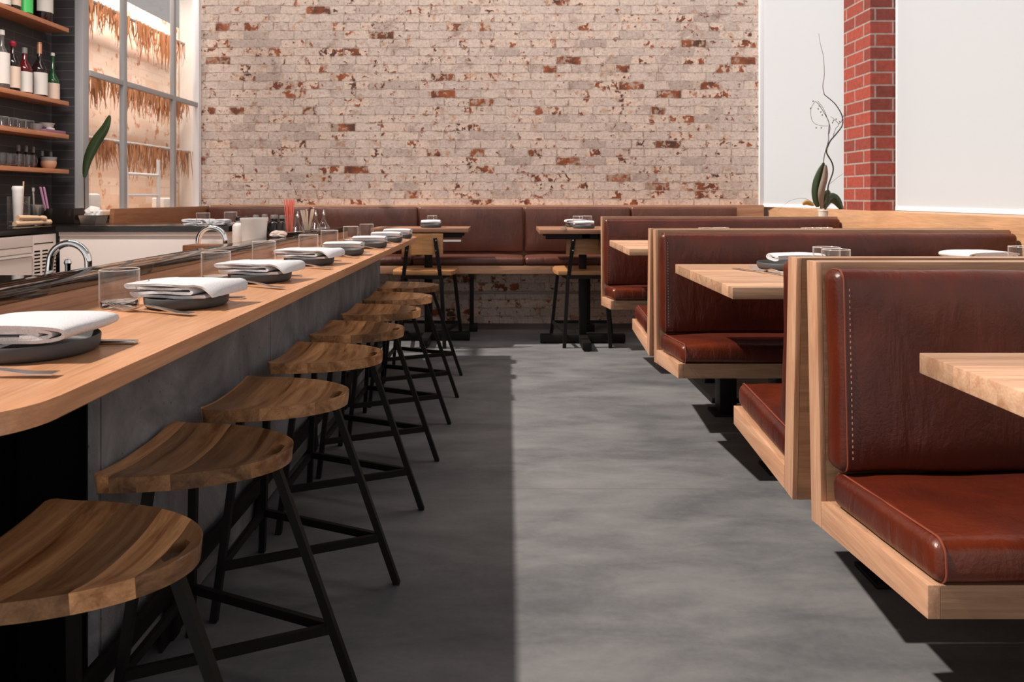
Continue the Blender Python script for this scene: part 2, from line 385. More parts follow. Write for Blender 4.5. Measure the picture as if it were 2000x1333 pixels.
def lathe(bm, prof, n=24, c=(0, 0, 0)):
    cx, cy, cz = c; rings = []
    for r, z in prof:
        if r < 1e-6: rings.append([bm.verts.new((cx, cy, cz+z))])
        else: rings.append([bm.verts.new((cx+r*math.cos(2*math.pi*i/n), cy+r*math.sin(2*math.pi*i/n), cz+z)) for i in range(n)])
    for a, b in zip(rings, rings[1:]):
        for i in range(n):
            j = (i+1) % n
            if len(a) == 1 and len(b) == 1: continue
            if len(a) == 1: bm.faces.new((a[0], b[i], b[j]))
            elif len(b) == 1: bm.faces.new((a[i], b[0], a[j]))
            else: bm.faces.new((a[i], b[i], b[j], a[j]))
def tube(bm, pts, r, n=8, closed=False, square=False):
    pts = [Vector(p) for p in pts]; m = len(pts); rings = []
    up = Vector((0, 0, 1)); prev = None
    for i, p in enumerate(pts):
        if closed: d = (pts[(i+1) % m]-pts[i-1])
        else: d = pts[min(i+1, m-1)]-pts[max(i-1, 0)]
        d.normalize()
        if prev is None:
            ref = up if abs(d.z) < .9 else Vector((0, 1, 0))
            a = d.cross(ref).normalized()
        else:
            a = (prev-d*prev.dot(d))
            a = a.normalized() if a.length > 1e-6 else d.orthogonal().normalized()
        prev = a; b = d.cross(a); rr = r[i] if isinstance(r, (list, tuple)) else r
        rings.append([bm.verts.new(p+rr*(math.cos(t)*a+math.sin(t)*b)) for t in [(2*math.pi*(k+(.5 if square else 0))/n) for k in range(n)]])
    seq = list(range(m)) + ([0] if closed else [])
    for i, j in zip(seq, seq[1:]):
        for k in range(n): bm.faces.new((rings[i][k], rings[i][(k+1) % n], rings[j][(k+1) % n], rings[j][k]))
    if not closed:
        bm.faces.new(rings[0][::-1]); bm.faces.new(rings[-1])
def bar(bm, p, q, w, h=None):
    """rectangular bar from p to q, w wide (horizontal), h high"""
    p, q = Vector(p), Vector(q); h = h or w; d = (q-p); L = d.length; d.normalize()
    ref = Vector((0, 0, 1)) if abs(d.z) < .95 else Vector((0, 1, 0))
    a = d.cross(ref).normalized(); b = a.cross(d)
    vs = [bm.verts.new(c+a*sx*w/2+b*sy*h/2) for c in (p, q) for sx, sy in ((-1, -1), (1, -1), (1, 1), (-1, 1))]
    for f in ((3, 2, 1, 0), (4, 5, 6, 7), (0, 1, 5, 4), (1, 2, 6, 5), (2, 3, 7, 6), (3, 0, 4, 7)): bm.faces.new([vs[i] for i in f])
def rbox(bm, hx, hy, hz, r, n=(8, 6, 2), puff=0.0, M=None, wr=0.0, seed=0.0):
    """rounded, slightly stuffed box of half sizes hx hy hz"""
    def lat(h, k):
        L = [-h, -h+r*.3, -h+r*.62, -h+r]
        L += [-h+r+(2*h-2*r)*i/k for i in range(1, k)]
        return L + [h-r, h-r*.62, h-r*.3, h]
    X, Y, Z = lat(hx, n[0]), lat(hy, n[1]), lat(hz, n[2]); D = {}
    def V(i, j, k):
        if (i, j, k) in D: return D[i, j, k]
        p = Vector((X[i], Y[j], Z[k])); q = Vector([max(-(h-r), min(h-r, c)) for c, h in zip(p, (hx, hy, hz))])
        d = p-q; p = q+d.normalized()*r
        g = (1-(p.x/hx)**6)*(1-(p.y/hy)**4)
        if p.z > 0: p.z += puff*max(0, g)*(p.z/hz)
        if wr:
            e = noise.noise(Vector((p.x*7+seed, p.y*9, p.z*9)))*wr; p += d.normalized()*e
        v = bm.verts.new(M @ p if M else p); D[i, j, k] = v; return v
    a, b, c = len(X)-1, len(Y)-1, len(Z)-1
    for i in range(a):
        for j in range(b):
            for k, fl in ((0, 1), (c, 0)):
                f = [V(i, j, k), V(i+1, j, k), V(i+1, j+1, k), V(i, j+1, k)]; bm.faces.new(f[::-1] if fl else f)
    for i in range(a):
        for k in range(c):
            for j, fl in ((0, 0), (b, 1)):
                f = [V(i, j, k), V(i+1, j, k), V(i+1, j, k+1), V(i, j, k+1)]; bm.faces.new(f[::-1] if fl else f)
    for j in range(b):
        for k in range(c):
            for i, fl in ((0, 1), (a, 0)):
                f = [V(i, j, k), V(i, j+1, k), V(i, j+1, k+1), V(i, j, k+1)]; bm.faces.new(f[::-1] if fl else f)
def spline(pts, n=6):
    pts = [Vector(p) for p in pts]; out = []
    for i in range(len(pts)-1):
        p0, p1, p2, p3 = pts[max(i-1, 0)], pts[i], pts[i+1], pts[min(i+2, len(pts)-1)]
        for k in range(n):
            t = k/n; out.append(.5*((2*p1)+(p2-p0)*t+(2*p0-5*p1+4*p2-p3)*t*t+(3*p1-p0-3*p2+p3)*t**3))
    out.append(pts[-1]); return out
# ------------------------------------------------------------------ setting
WALL_Y, SILL_X, SILL_Z = 5.62, 2.11, .954
bm = NB(); box(bm, -3.6, 3.2, -1.2, WALL_Y+.02, -.12, 0); struct(finish('floor', bm, 'concrete_floor', smooth=False))
bm = NB(); box(bm, -2.53, 2.075, WALL_Y, WALL_Y+.25, -.1, 3.2); struct(finish('wall_back', bm, 'brick_whitewashed', smooth=False))
bm = NB(); box(bm, -2.88, -2.70, 1.2, 4.07, -.1, 3.0); struct(finish('wall_left', bm, 'tile_dark', smooth=False))
bm = NB(); box(bm, -2.70, -2.566, 4.062, 4.16, -.1, 3.0); struct(finish('wall_left_return', bm, 'tile_dark', smooth=False))
bm = NB(); box(bm, -2.56, -2.47, 4.165, WALL_Y-.002, -.1, .892); struct(finish('wall_left_low', bm, 'white_paint', smooth=False))
bm = NB(); box(bm, SILL_X, 2.5, -.6, WALL_Y+.2, -.1, SILL_Z, .004); struct(finish('wall_right', bm, 'oak_wall'))
bm = NB(); box(bm, 2.20, 2.52, 4.164, 4.494, SILL_Z, 3.2); struct(finish('wall_right_pillar', bm, 'brick_red', smooth=False))
# steel window at the left, running along Y
WX = -2.516; WY0, WY1, WZ0, WZ1 = 4.062, 5.60, .955, 2.95
w = struct(bpy.data.objects.new('window_1', None)); COL.objects.link(w); w.location = (WX, WY0, WZ0)
def wl_(bm, y0, y1, z0, z1, t=.035): box(bm, -t, t*.4, y0-WY0, y1-WY0, z0-WZ0, z1-WZ0, .004)
bm = NB(); box(bm, -.05, .0, 0, .06, -.06, WZ1-WZ0, .004); finish('frame', bm, 'frame_grey', w)
bm = NB(); wl_(bm, WY1-.045, WY1, WZ0, WZ1); wl_(bm, WY0+.06, WY1-.045, WZ0-.06, WZ0); wl_(bm, WY0+.06, WY1-.045, WZ1-.05, WZ1); finish('frame', bm, 'alu_white', w)
for yy in (4.50, 5.17):
    bm = NB(); wl_(bm, yy-.02, yy+.02, WZ0, WZ1-.05, .022); finish('mullion', bm, 'frame_grey', w)
bm = NB()
wl_(bm, WY0+.06, 4.48, 1.765, 1.80, .020); wl_(bm, 4.52, 5.15, 1.765, 1.80, .020); wl_(bm, 5.19, WY1-.045, 1.765, 1.80, .020); finish('glazing_bar', bm, 'frame_grey', w)
bm = NB(); box(bm, -.018, -.014, .06, WY1-.045-WY0, 0, WZ1-.05-WZ0); finish('glass', bm, 'window_glass', w, smooth=False)
# right windows: channel and frame behind the shades
w = struct(bpy.data.objects.new('window_2', None)); COL.objects.link(w); w.location = (2.08, WALL_Y, SILL_Z)
bm = NB(); box(bm, -.028, .03, -.03, .0, 0, 2.2, .004); finish('frame', bm, 'alu_white', w)
w = struct(bpy.data.objects.new('window_3', None)); COL.objects.link(w); w.location = (2.36, 4.16, SILL_Z)
bm = NB(); box(bm, -.012, .02, -.022, -.002, 0, 2.2, .003); finish('frame', bm, 'alu_white', w)
def shade_thing(label, pts, z0, z1):
    bm = NB(); prism(bm, pts, 'z', 0, z1-z0)
    o = finish('shade_cloth', bm, 'shade_cloth', smooth=False)
    bb = NB(); p, q = Vector((*pts[0], .012)), Vector((*pts[1], .012)); bar(bb, p, q, .018, .022)
    t = thing('roller_blind', label, 'roller blind', (0, 0, z0), 0, 'white roller blinds'); o.parent = t
    finish('hem_bar', bb, 'sheet_white', t)
shade_thing('tall white roller shade between the whitewashed brick wall and the red brick pillar', [(2.085, 5.60), (2.290, 4.50), (2.294, 4.50), (2.089, 5.60)], SILL_Z+.002, 3.2)
shade_thing('wide white roller shade in front of the pillar, nearest the right edge', [(2.352, 4.15), (2.352, -.4), (2.356, -.4), (2.356, 4.15)], SILL_Z+.002, 3.2)

# outside the steel window
bm = NB(); box(bm, -3.35, -3.05, 3.2, 7.6, -.1, 2.60); struct(finish('wall_outside', bm, 'brick_outside', smooth=False))
o = tag(None or finish('canvas_sheet', (lambda b: (box(b, -3.04, -2.55, 6.35, 6.37, .0, 2.9), b)[1])(NB()), 'sheet_white', smooth=False), 'white canvas sheet hanging outside the far end of the steel window', 'sheet')
for nm, z, y0, y1, dens, ln in (('upper', 2.42, 4.3, 6.2, 300, .42), ('middle', 1.90, 4.3, 6.25, 340, .30), ('lower', 1.45, 4.3, 6.3, 260, .30)):
    bm = NB(); tube(bm, [(-2.93, y0, z), (-2.93, y1, z)], .016, 8)
    for yb in (y0+.1, y1-.1): box(bm, -3.05, -2.93, yb-.01, yb+.01, z-.012, z+.012)
    tag(finish('drying_rail', bm, 'frame_grey'), {'upper': 'grey rail outside the window, highest of the three, at the top of the panes', 'middle': 'grey rail outside just below the window glazing bar', 'lower': 'grey rail outside the window, lowest of the three'}[nm], 'rail', 'rails outside the window')
    bm = NB()
    for i in range(dens):
        y = R.uniform(y0, y1); x = -2.93+R.uniform(-.045, .04); L = ln*R.uniform(.35, 1.0)*(.75+.35*noise.noise(Vector((y*3, z, 0))))
        sw = R.uniform(-.05, .05); wd = R.uniform(.003, .008)
        pts = [(x, y, z), (x+R.uniform(-.01, .01), y+sw*.4, z-L*.5), (x+R.uniform(-.02, .02), y+sw, z-L)]
        tube(bm, pts, [wd, wd*.8, wd*.2], 3)
    g = finish('dried_grass', bm, 'dry_grass', smooth=False)
    tag(g, {'upper': 'bundle of brown dried grass hanging from the highest rail outside', 'middle': 'bundle of brown dried grass hanging from the middle rail outside', 'lower': 'bundle of brown dried grass hanging from the lowest rail outside'}[nm], 'dried grass'); g['kind'] = 'stuff'
t = thing('garden_ladder', 'white two-rung ladder frame standing outside the window', 'ladder', (-2.66, 5.0, 0))
for y in (-.22, .22):
    bm = NB(); tube(bm, [(0, y, 0), (0, y, 1.32 if y > 0 else 1.24)], .014, 8); finish('stile', bm, 'alu_white', t)
for z in (1.05, 1.20):
    bm = NB(); tube(bm, [(0, -.22, z), (0, .22, z)], .011, 8); finish('rung', bm, 'alu_white', t)
for x, y, sx, sy, sz, lb in ((-2.80, 4.52, .05, .12, .16, 'white rounded carton outside behind the wooden bench side'), (-2.80, 5.55, .05, .07, .13, 'small white box outside the far window panes')):
    bm = NB(); box(bm, -sx, sx, -sy, sy, 0, sz, .02, 3); o = finish('white_box', bm, 'sheet_white'); o.location = (x, y, .90); tag(o, lb, 'box')
bm = NB(); box(bm, -3.04, -2.70, 4.3, 6.2, 0, .90, .005); tag(finish('planter_bench', bm, 'pale_wood'), 'pale wooden bench along the brick wall outside the window', 'bench')

# ------------------------------------------------------------------ bar
CZ, CT = .778, .029
t = thing('bar_counter', 'long oak bar counter with rounded near corner and upstand', 'counter', (0, 0, 0))
bm = NB()
r = .10; fx = -.590; arc = [(fx-r+r*math.sin(a), .80+r-r*math.cos(a)) for a in [i*math.pi/2/10 for i in range(11)]]
out = [(-1.04, .80)] + arc + [(-.590, 4.45), (-1.04, 4.45)]
prism(bm, out, 'z', CZ-CT, CZ, .0022); finish('countertop', bm, 'oak_counter', t)
bm = NB(); box(bm, -1.062, -1.04, .80, 4.45, CZ-CT, .8160, .001); finish('upstand', bm, 'oak_y', t)
bm = NB(); box(bm, -1.158, -1.036, .80, 4.45, .8165, .845, .002); prism(bm, [(-1.16, .8), (-1.157, 1.70), (-2.0, 1.70), (-2.0, .8)], 'z', .8165, .845)
tag(finish('stone_ledge', bm, 'stone_dark'), 'polished dark stone ledge running behind the oak bar counter', 'ledge')
t = thing('bar_cabinet', 'grey concrete clad bar front under the oak counter', 'cabinet', (0, 0, 0))
bm = NB(); box(bm, -1.04, -.828, 1.40, 4.33, .0, CZ-CT); finish('carcass', bm, 'dark_void', t, smooth=False)
for y0, y1 in ((1.365, 2.333), (2.337, 4.34)):
    bm = NB(); box(bm, -.828, -.808, y0, y1, .02, CZ-CT-.001, .0015); finish('concrete_panel', bm, 'concrete_panel', t)
bm = NB(); box(bm, -.830, -.809, 1.355, 1.362, .02, CZ-CT-.001, .001); finish('edge_strip', bm, 'concrete_panel', t)
bm = NB(); box(bm, -1.06, -1.0, .84, 1.39, 0, CZ-CT, .002); tag(finish('bar_end_shade', bm, 'dark_void'), 'black panel painting in the shade under the near end of the bar counter', 'panel')  # black slab set back to paint in the shade of the open legroom
t = thing('foot_rail', 'black steel foot rail along the concrete bar front', 'foot rail', (-.775, .6, 0))
bm = NB(); box(bm, -.006, .006, 0, 3.7, .115, .165, .002); finish('rail', bm, 'black_steel', t)
for y in (.45, 1.02, 1.60, 2.2, 2.8, 3.4):
    bm = NB(); box(bm, -.028, -.006, y-.018, y+.018, 0, .165, .002); prism(bm, [(y-.06, 0), (y+.06, 0), (y+.018, .10), (y-.018, .10)], 'x', -.020, -.012); finish('bracket', bm, 'black_steel', t)

# ------------------------------------------------------------------ bar stools
def stool_seat():
    bm = NB(); L0, L1, W = -.165, .165, .159; th = .034
    xs = [L0+(L1-L0)*i/22 for i in range(20)] + [.118, .1315, .145, .150, .154, .1575, .160, .162, .1635, .1645, .1652]
    xs = sorted(set([L0, L0+.004, L0+.012]+[x for x in xs if x > L0+.014 and (x < .112 or x > .1175 and round(x, 4) in (.118, .1315, .145, .150, .154, .1575, .160, .162, .1635, .1645, .1652))]))
    NV = 20
    def hw(x):
        u = (x-L0)/(L1+.0005-L0); w = W*max(0, 1-u**2.25)**(1/1.95)
        if x < L0+.014: w -= .014*(1-math.sqrt(max(0, 1-((L0+.014-x)/.014)**2)))
        return w
    def dish(x, v):
        u = (x-L0)/(L1-L0); k = (1-abs(v)**2.4)*max(0, 1-max(0, u-.05)**3.5)*(.35+.65*min(1, (u+.15)*1.6))
        return -.022*k + .004*max(0, .12-u)/.12
    T = {}; Bt = {}; ix = xs.index(.1315); i0, i1 = ix-1, ix+1; vs_ = [-1+2*j/NV for j in range(NV+1)]
    hv = [j for j in range(NV+1) if abs(vs_[j]*hw(.1315)) <= .034]; j0, j1 = min(hv), max(hv)
    for i, x in enumerate(xs):
        for j, v in enumerate(vs_):
            y = v*hw(x)
            if i0 <= i <= i1 and j in (j0, j1): y = math.copysign(.034 if i == ix else .020, v)
            elif i0 <= i <= i1 and j0 < j < j1: y = v/abs(vs_[j1])*.020 if v else 0
            T[i, j] = bm.verts.new((x, y, th/2+dish(x, v))); Bt[i, j] = bm.verts.new((x*.985, y*.975, -th/2))
    hole = lambda i, j: i0 <= i < i1 and j0 <= j < j1
    n = len(xs)
    for i in range(n-1):
        for j in range(NV):
            if hole(i, j): continue
            bm.faces.new((T[i, j], T[i+1, j], T[i+1, j+1], T[i, j+1])); bm.faces.new((Bt[i, j], Bt[i, j+1], Bt[i+1, j+1], Bt[i+1, j]))
    ring = [(i, 0) for i in range(n)] + [(n-1, j) for j in range(1, NV+1)] + [(i, NV) for i in range(n-2, -1, -1)] + [(0, j) for j in range(NV-1, 0, -1)]
    for a, b in zip(ring, ring[1:]+ring[:1]):
        bm.faces.new((T[a], Bt[a], Bt[b], T[b]))
    h = [(i0, j) for j in range(j0, j1)] + [(i, j1) for i in range(i0, i1)] + [(i1, j) for j in range(j1, j0, -1)] + [(i, j0) for i in range(i1, i0, -1)]
    for a, b in zip(h, h[1:]+h[:1]): bm.faces.new((T[b], Bt[b], Bt[a], T[a]))
    for a in ring: T[a].co.z -= .0022; T[a].co.x *= 1.002
    bm.transform(Matrix.Translation((0, 0, .500)))
    return bm
STOOLS = [(-.473-.165, 1.045), (-.460-.165, 1.4577), (-.4286-.165, 1.841), (-.4163-.165, 2.277), (-.4083-.165, 2.6955), (-.3973-.165, 3.1317), (-.3917-.165, 3.546), (-.4012-.165, 3.982)]
SL = ['wooden bar stool nearest the camera, cut by the left edge', 'second wooden bar stool from the camera, beside the near end of the concrete',
      'third wooden bar stool from the camera, in the middle of the concrete panel nearest us', 'fourth wooden bar stool from the camera, at the seam in the concrete front',
      'fifth wooden bar stool from the camera', 'sixth wooden bar stool from the camera', 'seventh wooden bar stool from the camera, second from the far end', 'farthest wooden bar stool, beside the dining chair']
def make_stool(loc, label):
    t = thing('bar_stool', label, 'bar stool', loc, 0, 'wooden seated bar stools along the counter')
    finish('seat', stool_seat(), 'stool_wood', t, angle=50)
    tops = [(.128, 0, .484), (-.085, .095, .484), (-.085, -.095, .484)]; feet = [(.296, 0, 0), (-.125, .165, 0), (-.125, -.165, 0)]
    js = []
    for a, b in zip(tops, feet):
        bm = NB(); a_, b_ = Vector(a), Vector(b); bar(bm, a_, b_, .017, .017); finish('leg', bm, 'black_steel', t, smooth=False)
        js.append(b_.lerp(a_, .125/.484))
    for i, j in ((0, 1), (1, 2), (2, 0)):
        bm = NB(); p, q = js[i].copy(), js[j].copy(); bar(bm, p, q, .011, .020); finish('stretcher', bm, 'black_steel', t, smooth=False)
    bm = NB()
    for i, j in ((0, 1), (1, 2), (2, 0)): bar(bm, Vector(tops[i])-Vector((0, 0, .008)), Vector(tops[j])-Vector((0, 0, .008)), .022, .012)
    finish('seat_bracket', bm, 'black_steel', t, smooth=False)
    return t
st0 = make_stool((*STOOLS[0], 0), SL[0])
st0.scale = (1, 1, .985)
for i, ((x, y), lb) in enumerate(list(zip(STOOLS, SL))[1:]): dup(st0, (x, y, 0), None, lb).scale = (1, 1, (.985, 1.0, 1.015, 1.018, 1.02, 1.02, 1.022)[i])

# ------------------------------------------------------------------ tableware
def lathe_obj(name, prof, mat, parent=None, n=28, c=(0, 0, 0)):
    bm = NB(); lathe(bm, prof, n, c); return finish(name, bm, mat, parent, angle=40)
GLASS = [(0, 0), (.037, 0), (.041, .004), (.0425, .012), (.043, .088), (.0425, .0895), (.0415, .088), (.041, .022), (.037, .016), (0, .014)]
PLATE = [(0, 0), (.082, 0), (.090, .004), (.093, .010), (.094, .024), (.0925, .0265), (.090, .024), (.088, .012), (.084, .008), (0, .008)]
def napkin(kind, W, L, th, H, seed):
    """folded cloth; its section in XZ (to-and-fro fold with the top layer drawn down over the right side, or a flat roll) swept along Y"""
    rr = random.Random(seed); path = []; a = W/2
    if kind == 'fold':
        g = (H-th)/3; z = [th/2+g*k for k in range(4)]
        def run(x0, x1, zz, zz1, n=9):
            for i in range(n+1):
                u = i/n; path.append(Vector((x0+(x1-x0)*u, 0, zz+(zz1-zz)*u+.0014*math.sin(u*7+seed+zz*300))))
        def turn(x, z0, z1, s, fat):
            for i in range(1, 7):
                t_ = math.pi*i/7; path.append(Vector((x+s*fat*math.sin(t_), 0, z0+(z1-z0)*(1-math.cos(t_))/2)))
        run(a*.80, -a*.86, z[0], z[0]+.001); turn(-a*.86, z[0]+.001, z[1]-.001, -1, g*.75); run(-a*.86, a*.52, z[1]-.001, z[1])
        turn(a*.52, z[1], z[2], 1, g*.6); run(a*.52, -a*.88, z[2], z[2]+.001); turn(-a*.88, z[2]+.001, z[3], -1, g*.8); run(-a*.88, a*.62, z[3], z[3]-.001, 12)
        for i in range(1, 9):
            t_ = math.pi/2*i/8; path.append(Vector((a*.62+a*.36*math.sin(t_), 0, z[3]-.001-(z[3]-th*.7)*(1-math.cos(t_)))))
    else:
        N = 64; T = 2.6
        for i in range(N+1):
            t_ = T*2*math.pi*i/N; k = 1-.19*(T-t_/(2*math.pi))
            c, s_ = math.cos(t_-1.2), math.sin(t_-1.2)
            path.append(Vector((k*a*math.copysign(abs(c)**.62, c), 0, H/2+(H/2-th/2)*(k**2.2)*math.copysign(abs(s_)**.8, s_))))
    H = max(p.z for p in path)+th/2
    SK = .05 if kind == 'fold' else .015
    m = len(path); off = []
    for i in range(m):
        d = (path[min(i+1, m-1)]-path[max(i-1, 0)]).normalized(); off.append(Vector((-d.z, 0, d.x))*th/2)
    outl = [p+o for p, o in zip(path, off)] + [p-o for p, o in list(zip(path, off))[::-1]]
    bm = NB(); NY = 14; ringsv = []
    for j in range(NY+1):
        v = j/NY; y = -L/2+L*v; ring = []
        for p in outl:
            e = noise.noise(Vector((p.x*14+seed, y*13, p.z*20)))
            f = p.z/H
            sag = 1-.10*(abs(v-.45)*1.8)**2*f
            ring.append(bm.verts.new((p.x+SK*(v-.5)*f+e*.003+.003*math.sin(y*30+p.z*80), y+.006*noise.noise(Vector((p.x*20, p.z*60, seed))), p.z*sag+e*.0022*f)))
        ringsv.append(ring)
    n = len(outl)
    for a, b in zip(ringsv, ringsv[1:]):
        for i in range(n): bm.faces.new((a[i], a[(i+1) % n], b[(i+1) % n], b[i]))
    for ring, fl in ((ringsv[0], 0), (ringsv[-1], 1)):
        for i in range(m-1):
            f = [ring[i], ring[i+1], ring[n-2-i], ring[n-1-i]]; bm.faces.new(f[::-1] if fl else f)
    return bm
def fork_bm():
    bm = NB(); S = [(0, .0085, .004), (.03, .0075, .004), (.08, .0045, .010), (.115, .0035, .013), (.130, .006, .009), (.145, .0115, .004), (.158, .0120, .003)]
    prev = None
    for x, w_, z in S:
        q = [bm.verts.new((-x, -w_, z-.001)), bm.verts.new((-x, w_, z-.001)), bm.verts.new((-x, w_, z+.001)), bm.verts.new((-x, -w_, z+.001))]
        if prev:
            for i in range(4): bm.faces.new((prev[i], prev[(i+1) % 4], q[(i+1) % 4], q[i]))
        else: bm.faces.new(q)
        prev = q
    bm.faces.new(prev)
    for k in range(4):
        y = -.0096+k*.0064
        bar(bm, (-.156, y, .003), (-.185, y, .007), .0034, .0018); bar(bm, (-.184, y, .007), (-.205, y*.92, .014), .003, .0016)
    return bm
def knife_bm():
    bm = NB(); box(bm, -.10, 0, -.0075, .0075, .0, .0065, .002); prism(bm, [(-.10, -.006), (-.10, .007), (-.19, .009), (-.212, .002), (-.205, -.005)], 'z', .002, .0035); return bm
me_nap = []
for k, a in enumerate([('fold', .205, .135, .0062, .036, 1), ('roll', .205, .15, .0058, .036, 5), ('roll', .115, .165, .006, .034, 9)]):
    me_nap.append(a)
def napk(loc, rz, kind, label, mirror=False, group='folded napkins on the bar counter plates'):
    bm = napkin(*me_nap[kind])
    if mirror: bm.transform(Matrix.Scale(-1, 4, (1, 0, 0)))
    o = finish('napkin', bm, 'napkin_linen', angle=60); o.location = loc; o.rotation_euler = (0, 0, rz); return tag(o, label, 'napkin', group)
fork0 = finish('fork', fork_bm(), 'steel'); knife0 = finish('knife', knife_bm(), 'steel')
plate0 = lathe_obj('plate', PLATE, 'plate_grey', n=40); glass0 = thing('drinking_glass', 'clear tumbler', 'glass')
lathe_obj('wall', GLASS, 'glass', glass0, n=32)
lathe_obj('base', [(0, .0005), (.036, .0005), (.0395, .004), (.0400, .012), (.038, .0155), (0, .0135)], 'glass_solid', glass0, n=32)
bm = NB(); tube(bm, [(.0421*math.cos(2*math.pi*i/32), .0421*math.sin(2*math.pi*i/32), .0893) for i in range(32)], .0011, 6, closed=True); finish('rim', bm, 'glass_rim', glass0)
fresh = {fork0, knife0, plate0, glass0}
def put(o0, loc, label, cat, group, rz=0, scale=None):
    if o0 in fresh: o = o0; fresh.discard(o0)
    elif o0.type == 'EMPTY': o = dup(o0, loc)
    else: o = o0.copy(); COL.objects.link(o)
    o.location = loc; o.rotation_euler = (0, 0, rz)
    if scale: o.scale = scale
    return tag(o, label, cat, group)
ORD = ['nearest', 'second', 'third', 'fourth', 'fifth', 'sixth', 'seventh', 'farthest']
def ordp(i, noun): return ('%s %s from the camera' % (ORD[i], noun) if 0 < i < 7 else '%s %s' % (('nearest' if i == 0 else 'farthest'), noun))
PLX = [(-.790, 1.15), (-.771, 1.65), (-.769, 2.13), (-.767, 2.65), (-.742, 3.08), (-.715, 3.52), (-.70, 3.93), (-.695, 4.29)]
GLX = [None, (-.917, 1.62), (-.906, 2.13), (-.935, 2.63), (-.895, 3.08), (-.905, 3.48), (-.90, 3.93), (-.88, 4.27)]
for i, (x, y) in enumerate(PLX):
    put(plate0, (x, y, CZ+.0005), 'dark grey stoneware plate under a napkin on the bar counter, ' + ordp(i, 'plate'), 'plate', 'plates on the bar counter')
    nz = CZ+.0273
    kind = [1, 0, 0, 0, 2, 2, 2, 2][i]
    napk((x+(.008 if i else .0), y-.005, nz), [.06, -.10, -.06, -.08, 1.60, 1.62, 1.57, 1.55][i], kind, 'folded pale grey napkin on a dark plate on the bar, ' + ordp(i, 'napkin'), mirror=False)
    fx_, fy_, fa = ((.135, -.155, .02), (.081, -.150, -.36), (.135, -.20, -.45), (.135, -.195, -.45))[i] if i < 4 else (.11, -.17, -.42)
    put(fork0, (x+fx_, y+fy_, CZ+.001), 'steel fork on the bar counter in front of its plate, ' + ordp(i, 'fork'), 'fork', 'forks on the bar counter', fa, (1.2, 1.2, 1.2))
    put(knife0, (x+(.13 if i == 0 else .098), y+(.07 if i == 0 else .105), CZ+.0005), 'steel knife on the bar counter behind its plate, ' + ordp(i, 'knife'), 'knife', 'knives on the bar counter', .02)
    if GLX[i]: put(glass0, (*GLX[i], CZ+.0005), 'clear empty tumbler on the bar counter by the upstand, ' + (ordp(i-1, 'tumbler') if i < 7 else 'farthest tumbler'), 'glass', 'tumblers on the bar counter')

# ------------------------------------------------------------------ booth benches
def cushion_seam(parent, M, hy, hz, r, x, name='piping', mat='piping', rad=.0019):
    pts = []
    for cy, cz, a0 in ((hy-r, hz-r, 0), (-hy+r, hz-r, 90), (-hy+r, -hz+r, 180), (hy-r, -hz+r, 270)):
        for k in range(7):
            a = math.radians(a0+15*k); pts.append(M @ Vector((x, cy+(r+.0008)*math.cos(a), cz+(r+.0008)*math.sin(a))))
    bm = NB(); tube(bm, pts, rad, 6, closed=True); return finish(name, bm, mat, parent)
def booth(label, yc, s, xe, xr, top=.900, mat='leather', detail=True):
    """one bench; s=-1 looks towards the camera, s=+1 away"""
    t = thing('booth_bench', label, 'bench', (xe, yc, 0), 0, 'oak and leather booth benches')
    Lx = xr-xe
    bp = [(s*.050, .340), (s*.098, .346), (s*.073, top), (s*.026, top)]
    bm = NB(); prism(bm, bp, 'x', .0125, Lx); finish('back_panel', bm, 'oak_dark_x', t, smooth=False)
    bm = NB(); prism(bm, bp, 'x', 0, .012, .0012); finish('end_stile', bm, 'oak_z', t)
    sp = [(s*.0985, .346), (s*.461, .379), (s*.461, .432), (s*.0955, .401)]
    bm = NB(); prism(bm, sp, 'x', .020, Lx, .0008); finish('seat_frame', bm, 'oak_dark_x', t, smooth=False)
    bm = NB(); prism(bm, sp, 'x', 0, .0195, .0012); finish('seat_end', bm, 'oak_y', t)
    ang = math.atan2(.031, .3655)
    hx = (Lx-.016)/2
    # seat cushion
    M = Matrix.Translation((Lx/2+.002, s*.289, .4520)) @ Matrix.Rotation(s*ang, 4, 'X')
    bm = NB(); rbox(bm, hx, .176, .034, .021, (26, 6, 2), .012, M, .004, yc); c = finish('seat_cushion', bm, mat, t, angle=80)
    cushion_seam(c, M, .176, .034, .021, -hx+.016)
    # back cushion
    tl = math.atan2(-.025, .55)
    M = Matrix.Translation((Lx/2+.002, s*.1155, .6840-(.900-top)/2)) @ Matrix.Rotation(-s*tl, 4, 'X') @ Matrix.Rotation(s*math.radians(-90), 4, 'X') @ Matrix.Rotation(0 if s < 0 else 0, 4, 'Z')
    hh = .204+(top-.9)/2
    bm = NB(); rbox(bm, hx, hh, .032, .022, (26, 8, 2), .010, M, .004, yc+3)
    c = finish('back_cushion', bm, mat, t, angle=80)
    cushion_seam(c, M, hh, .032, .022, -hx+.016)
    if detail:
        pts = [M @ Vector((-hx+.026, y, .0345)) for y in [-hh+.03+i*(2*hh-.06)/60 for i in range(61)]]
        bm = NB()
        for a, b in zip(pts[::2], pts[1::2]): bar(bm, a, a.lerp(b, .8), .0016, .0016)
        finish('stitching', bm, 'thread', c, smooth=False)
    bm = NB(); x = 1.045-xe; box(bm, x-.04, x+.04, s*.34-.04, s*.34+.04, 0, .362, .003); box(bm, x-.07, x+.07, s*.34-.06, s*.34+.06, 0, .012, .002); finish('post', bm, 'black_steel', t)
    return t
PA = [(1.5375-.0047, .656), (2.952, .6185), (4.466, .600)]
booth('brown leather booth bench facing the camera, nearest, with stitched cushions', PA[0][0], -1, .656, 2.10)
booth('brown leather booth bench back to back behind the nearest one, facing the middle table', PA[0][0], 1, .656, 2.10)
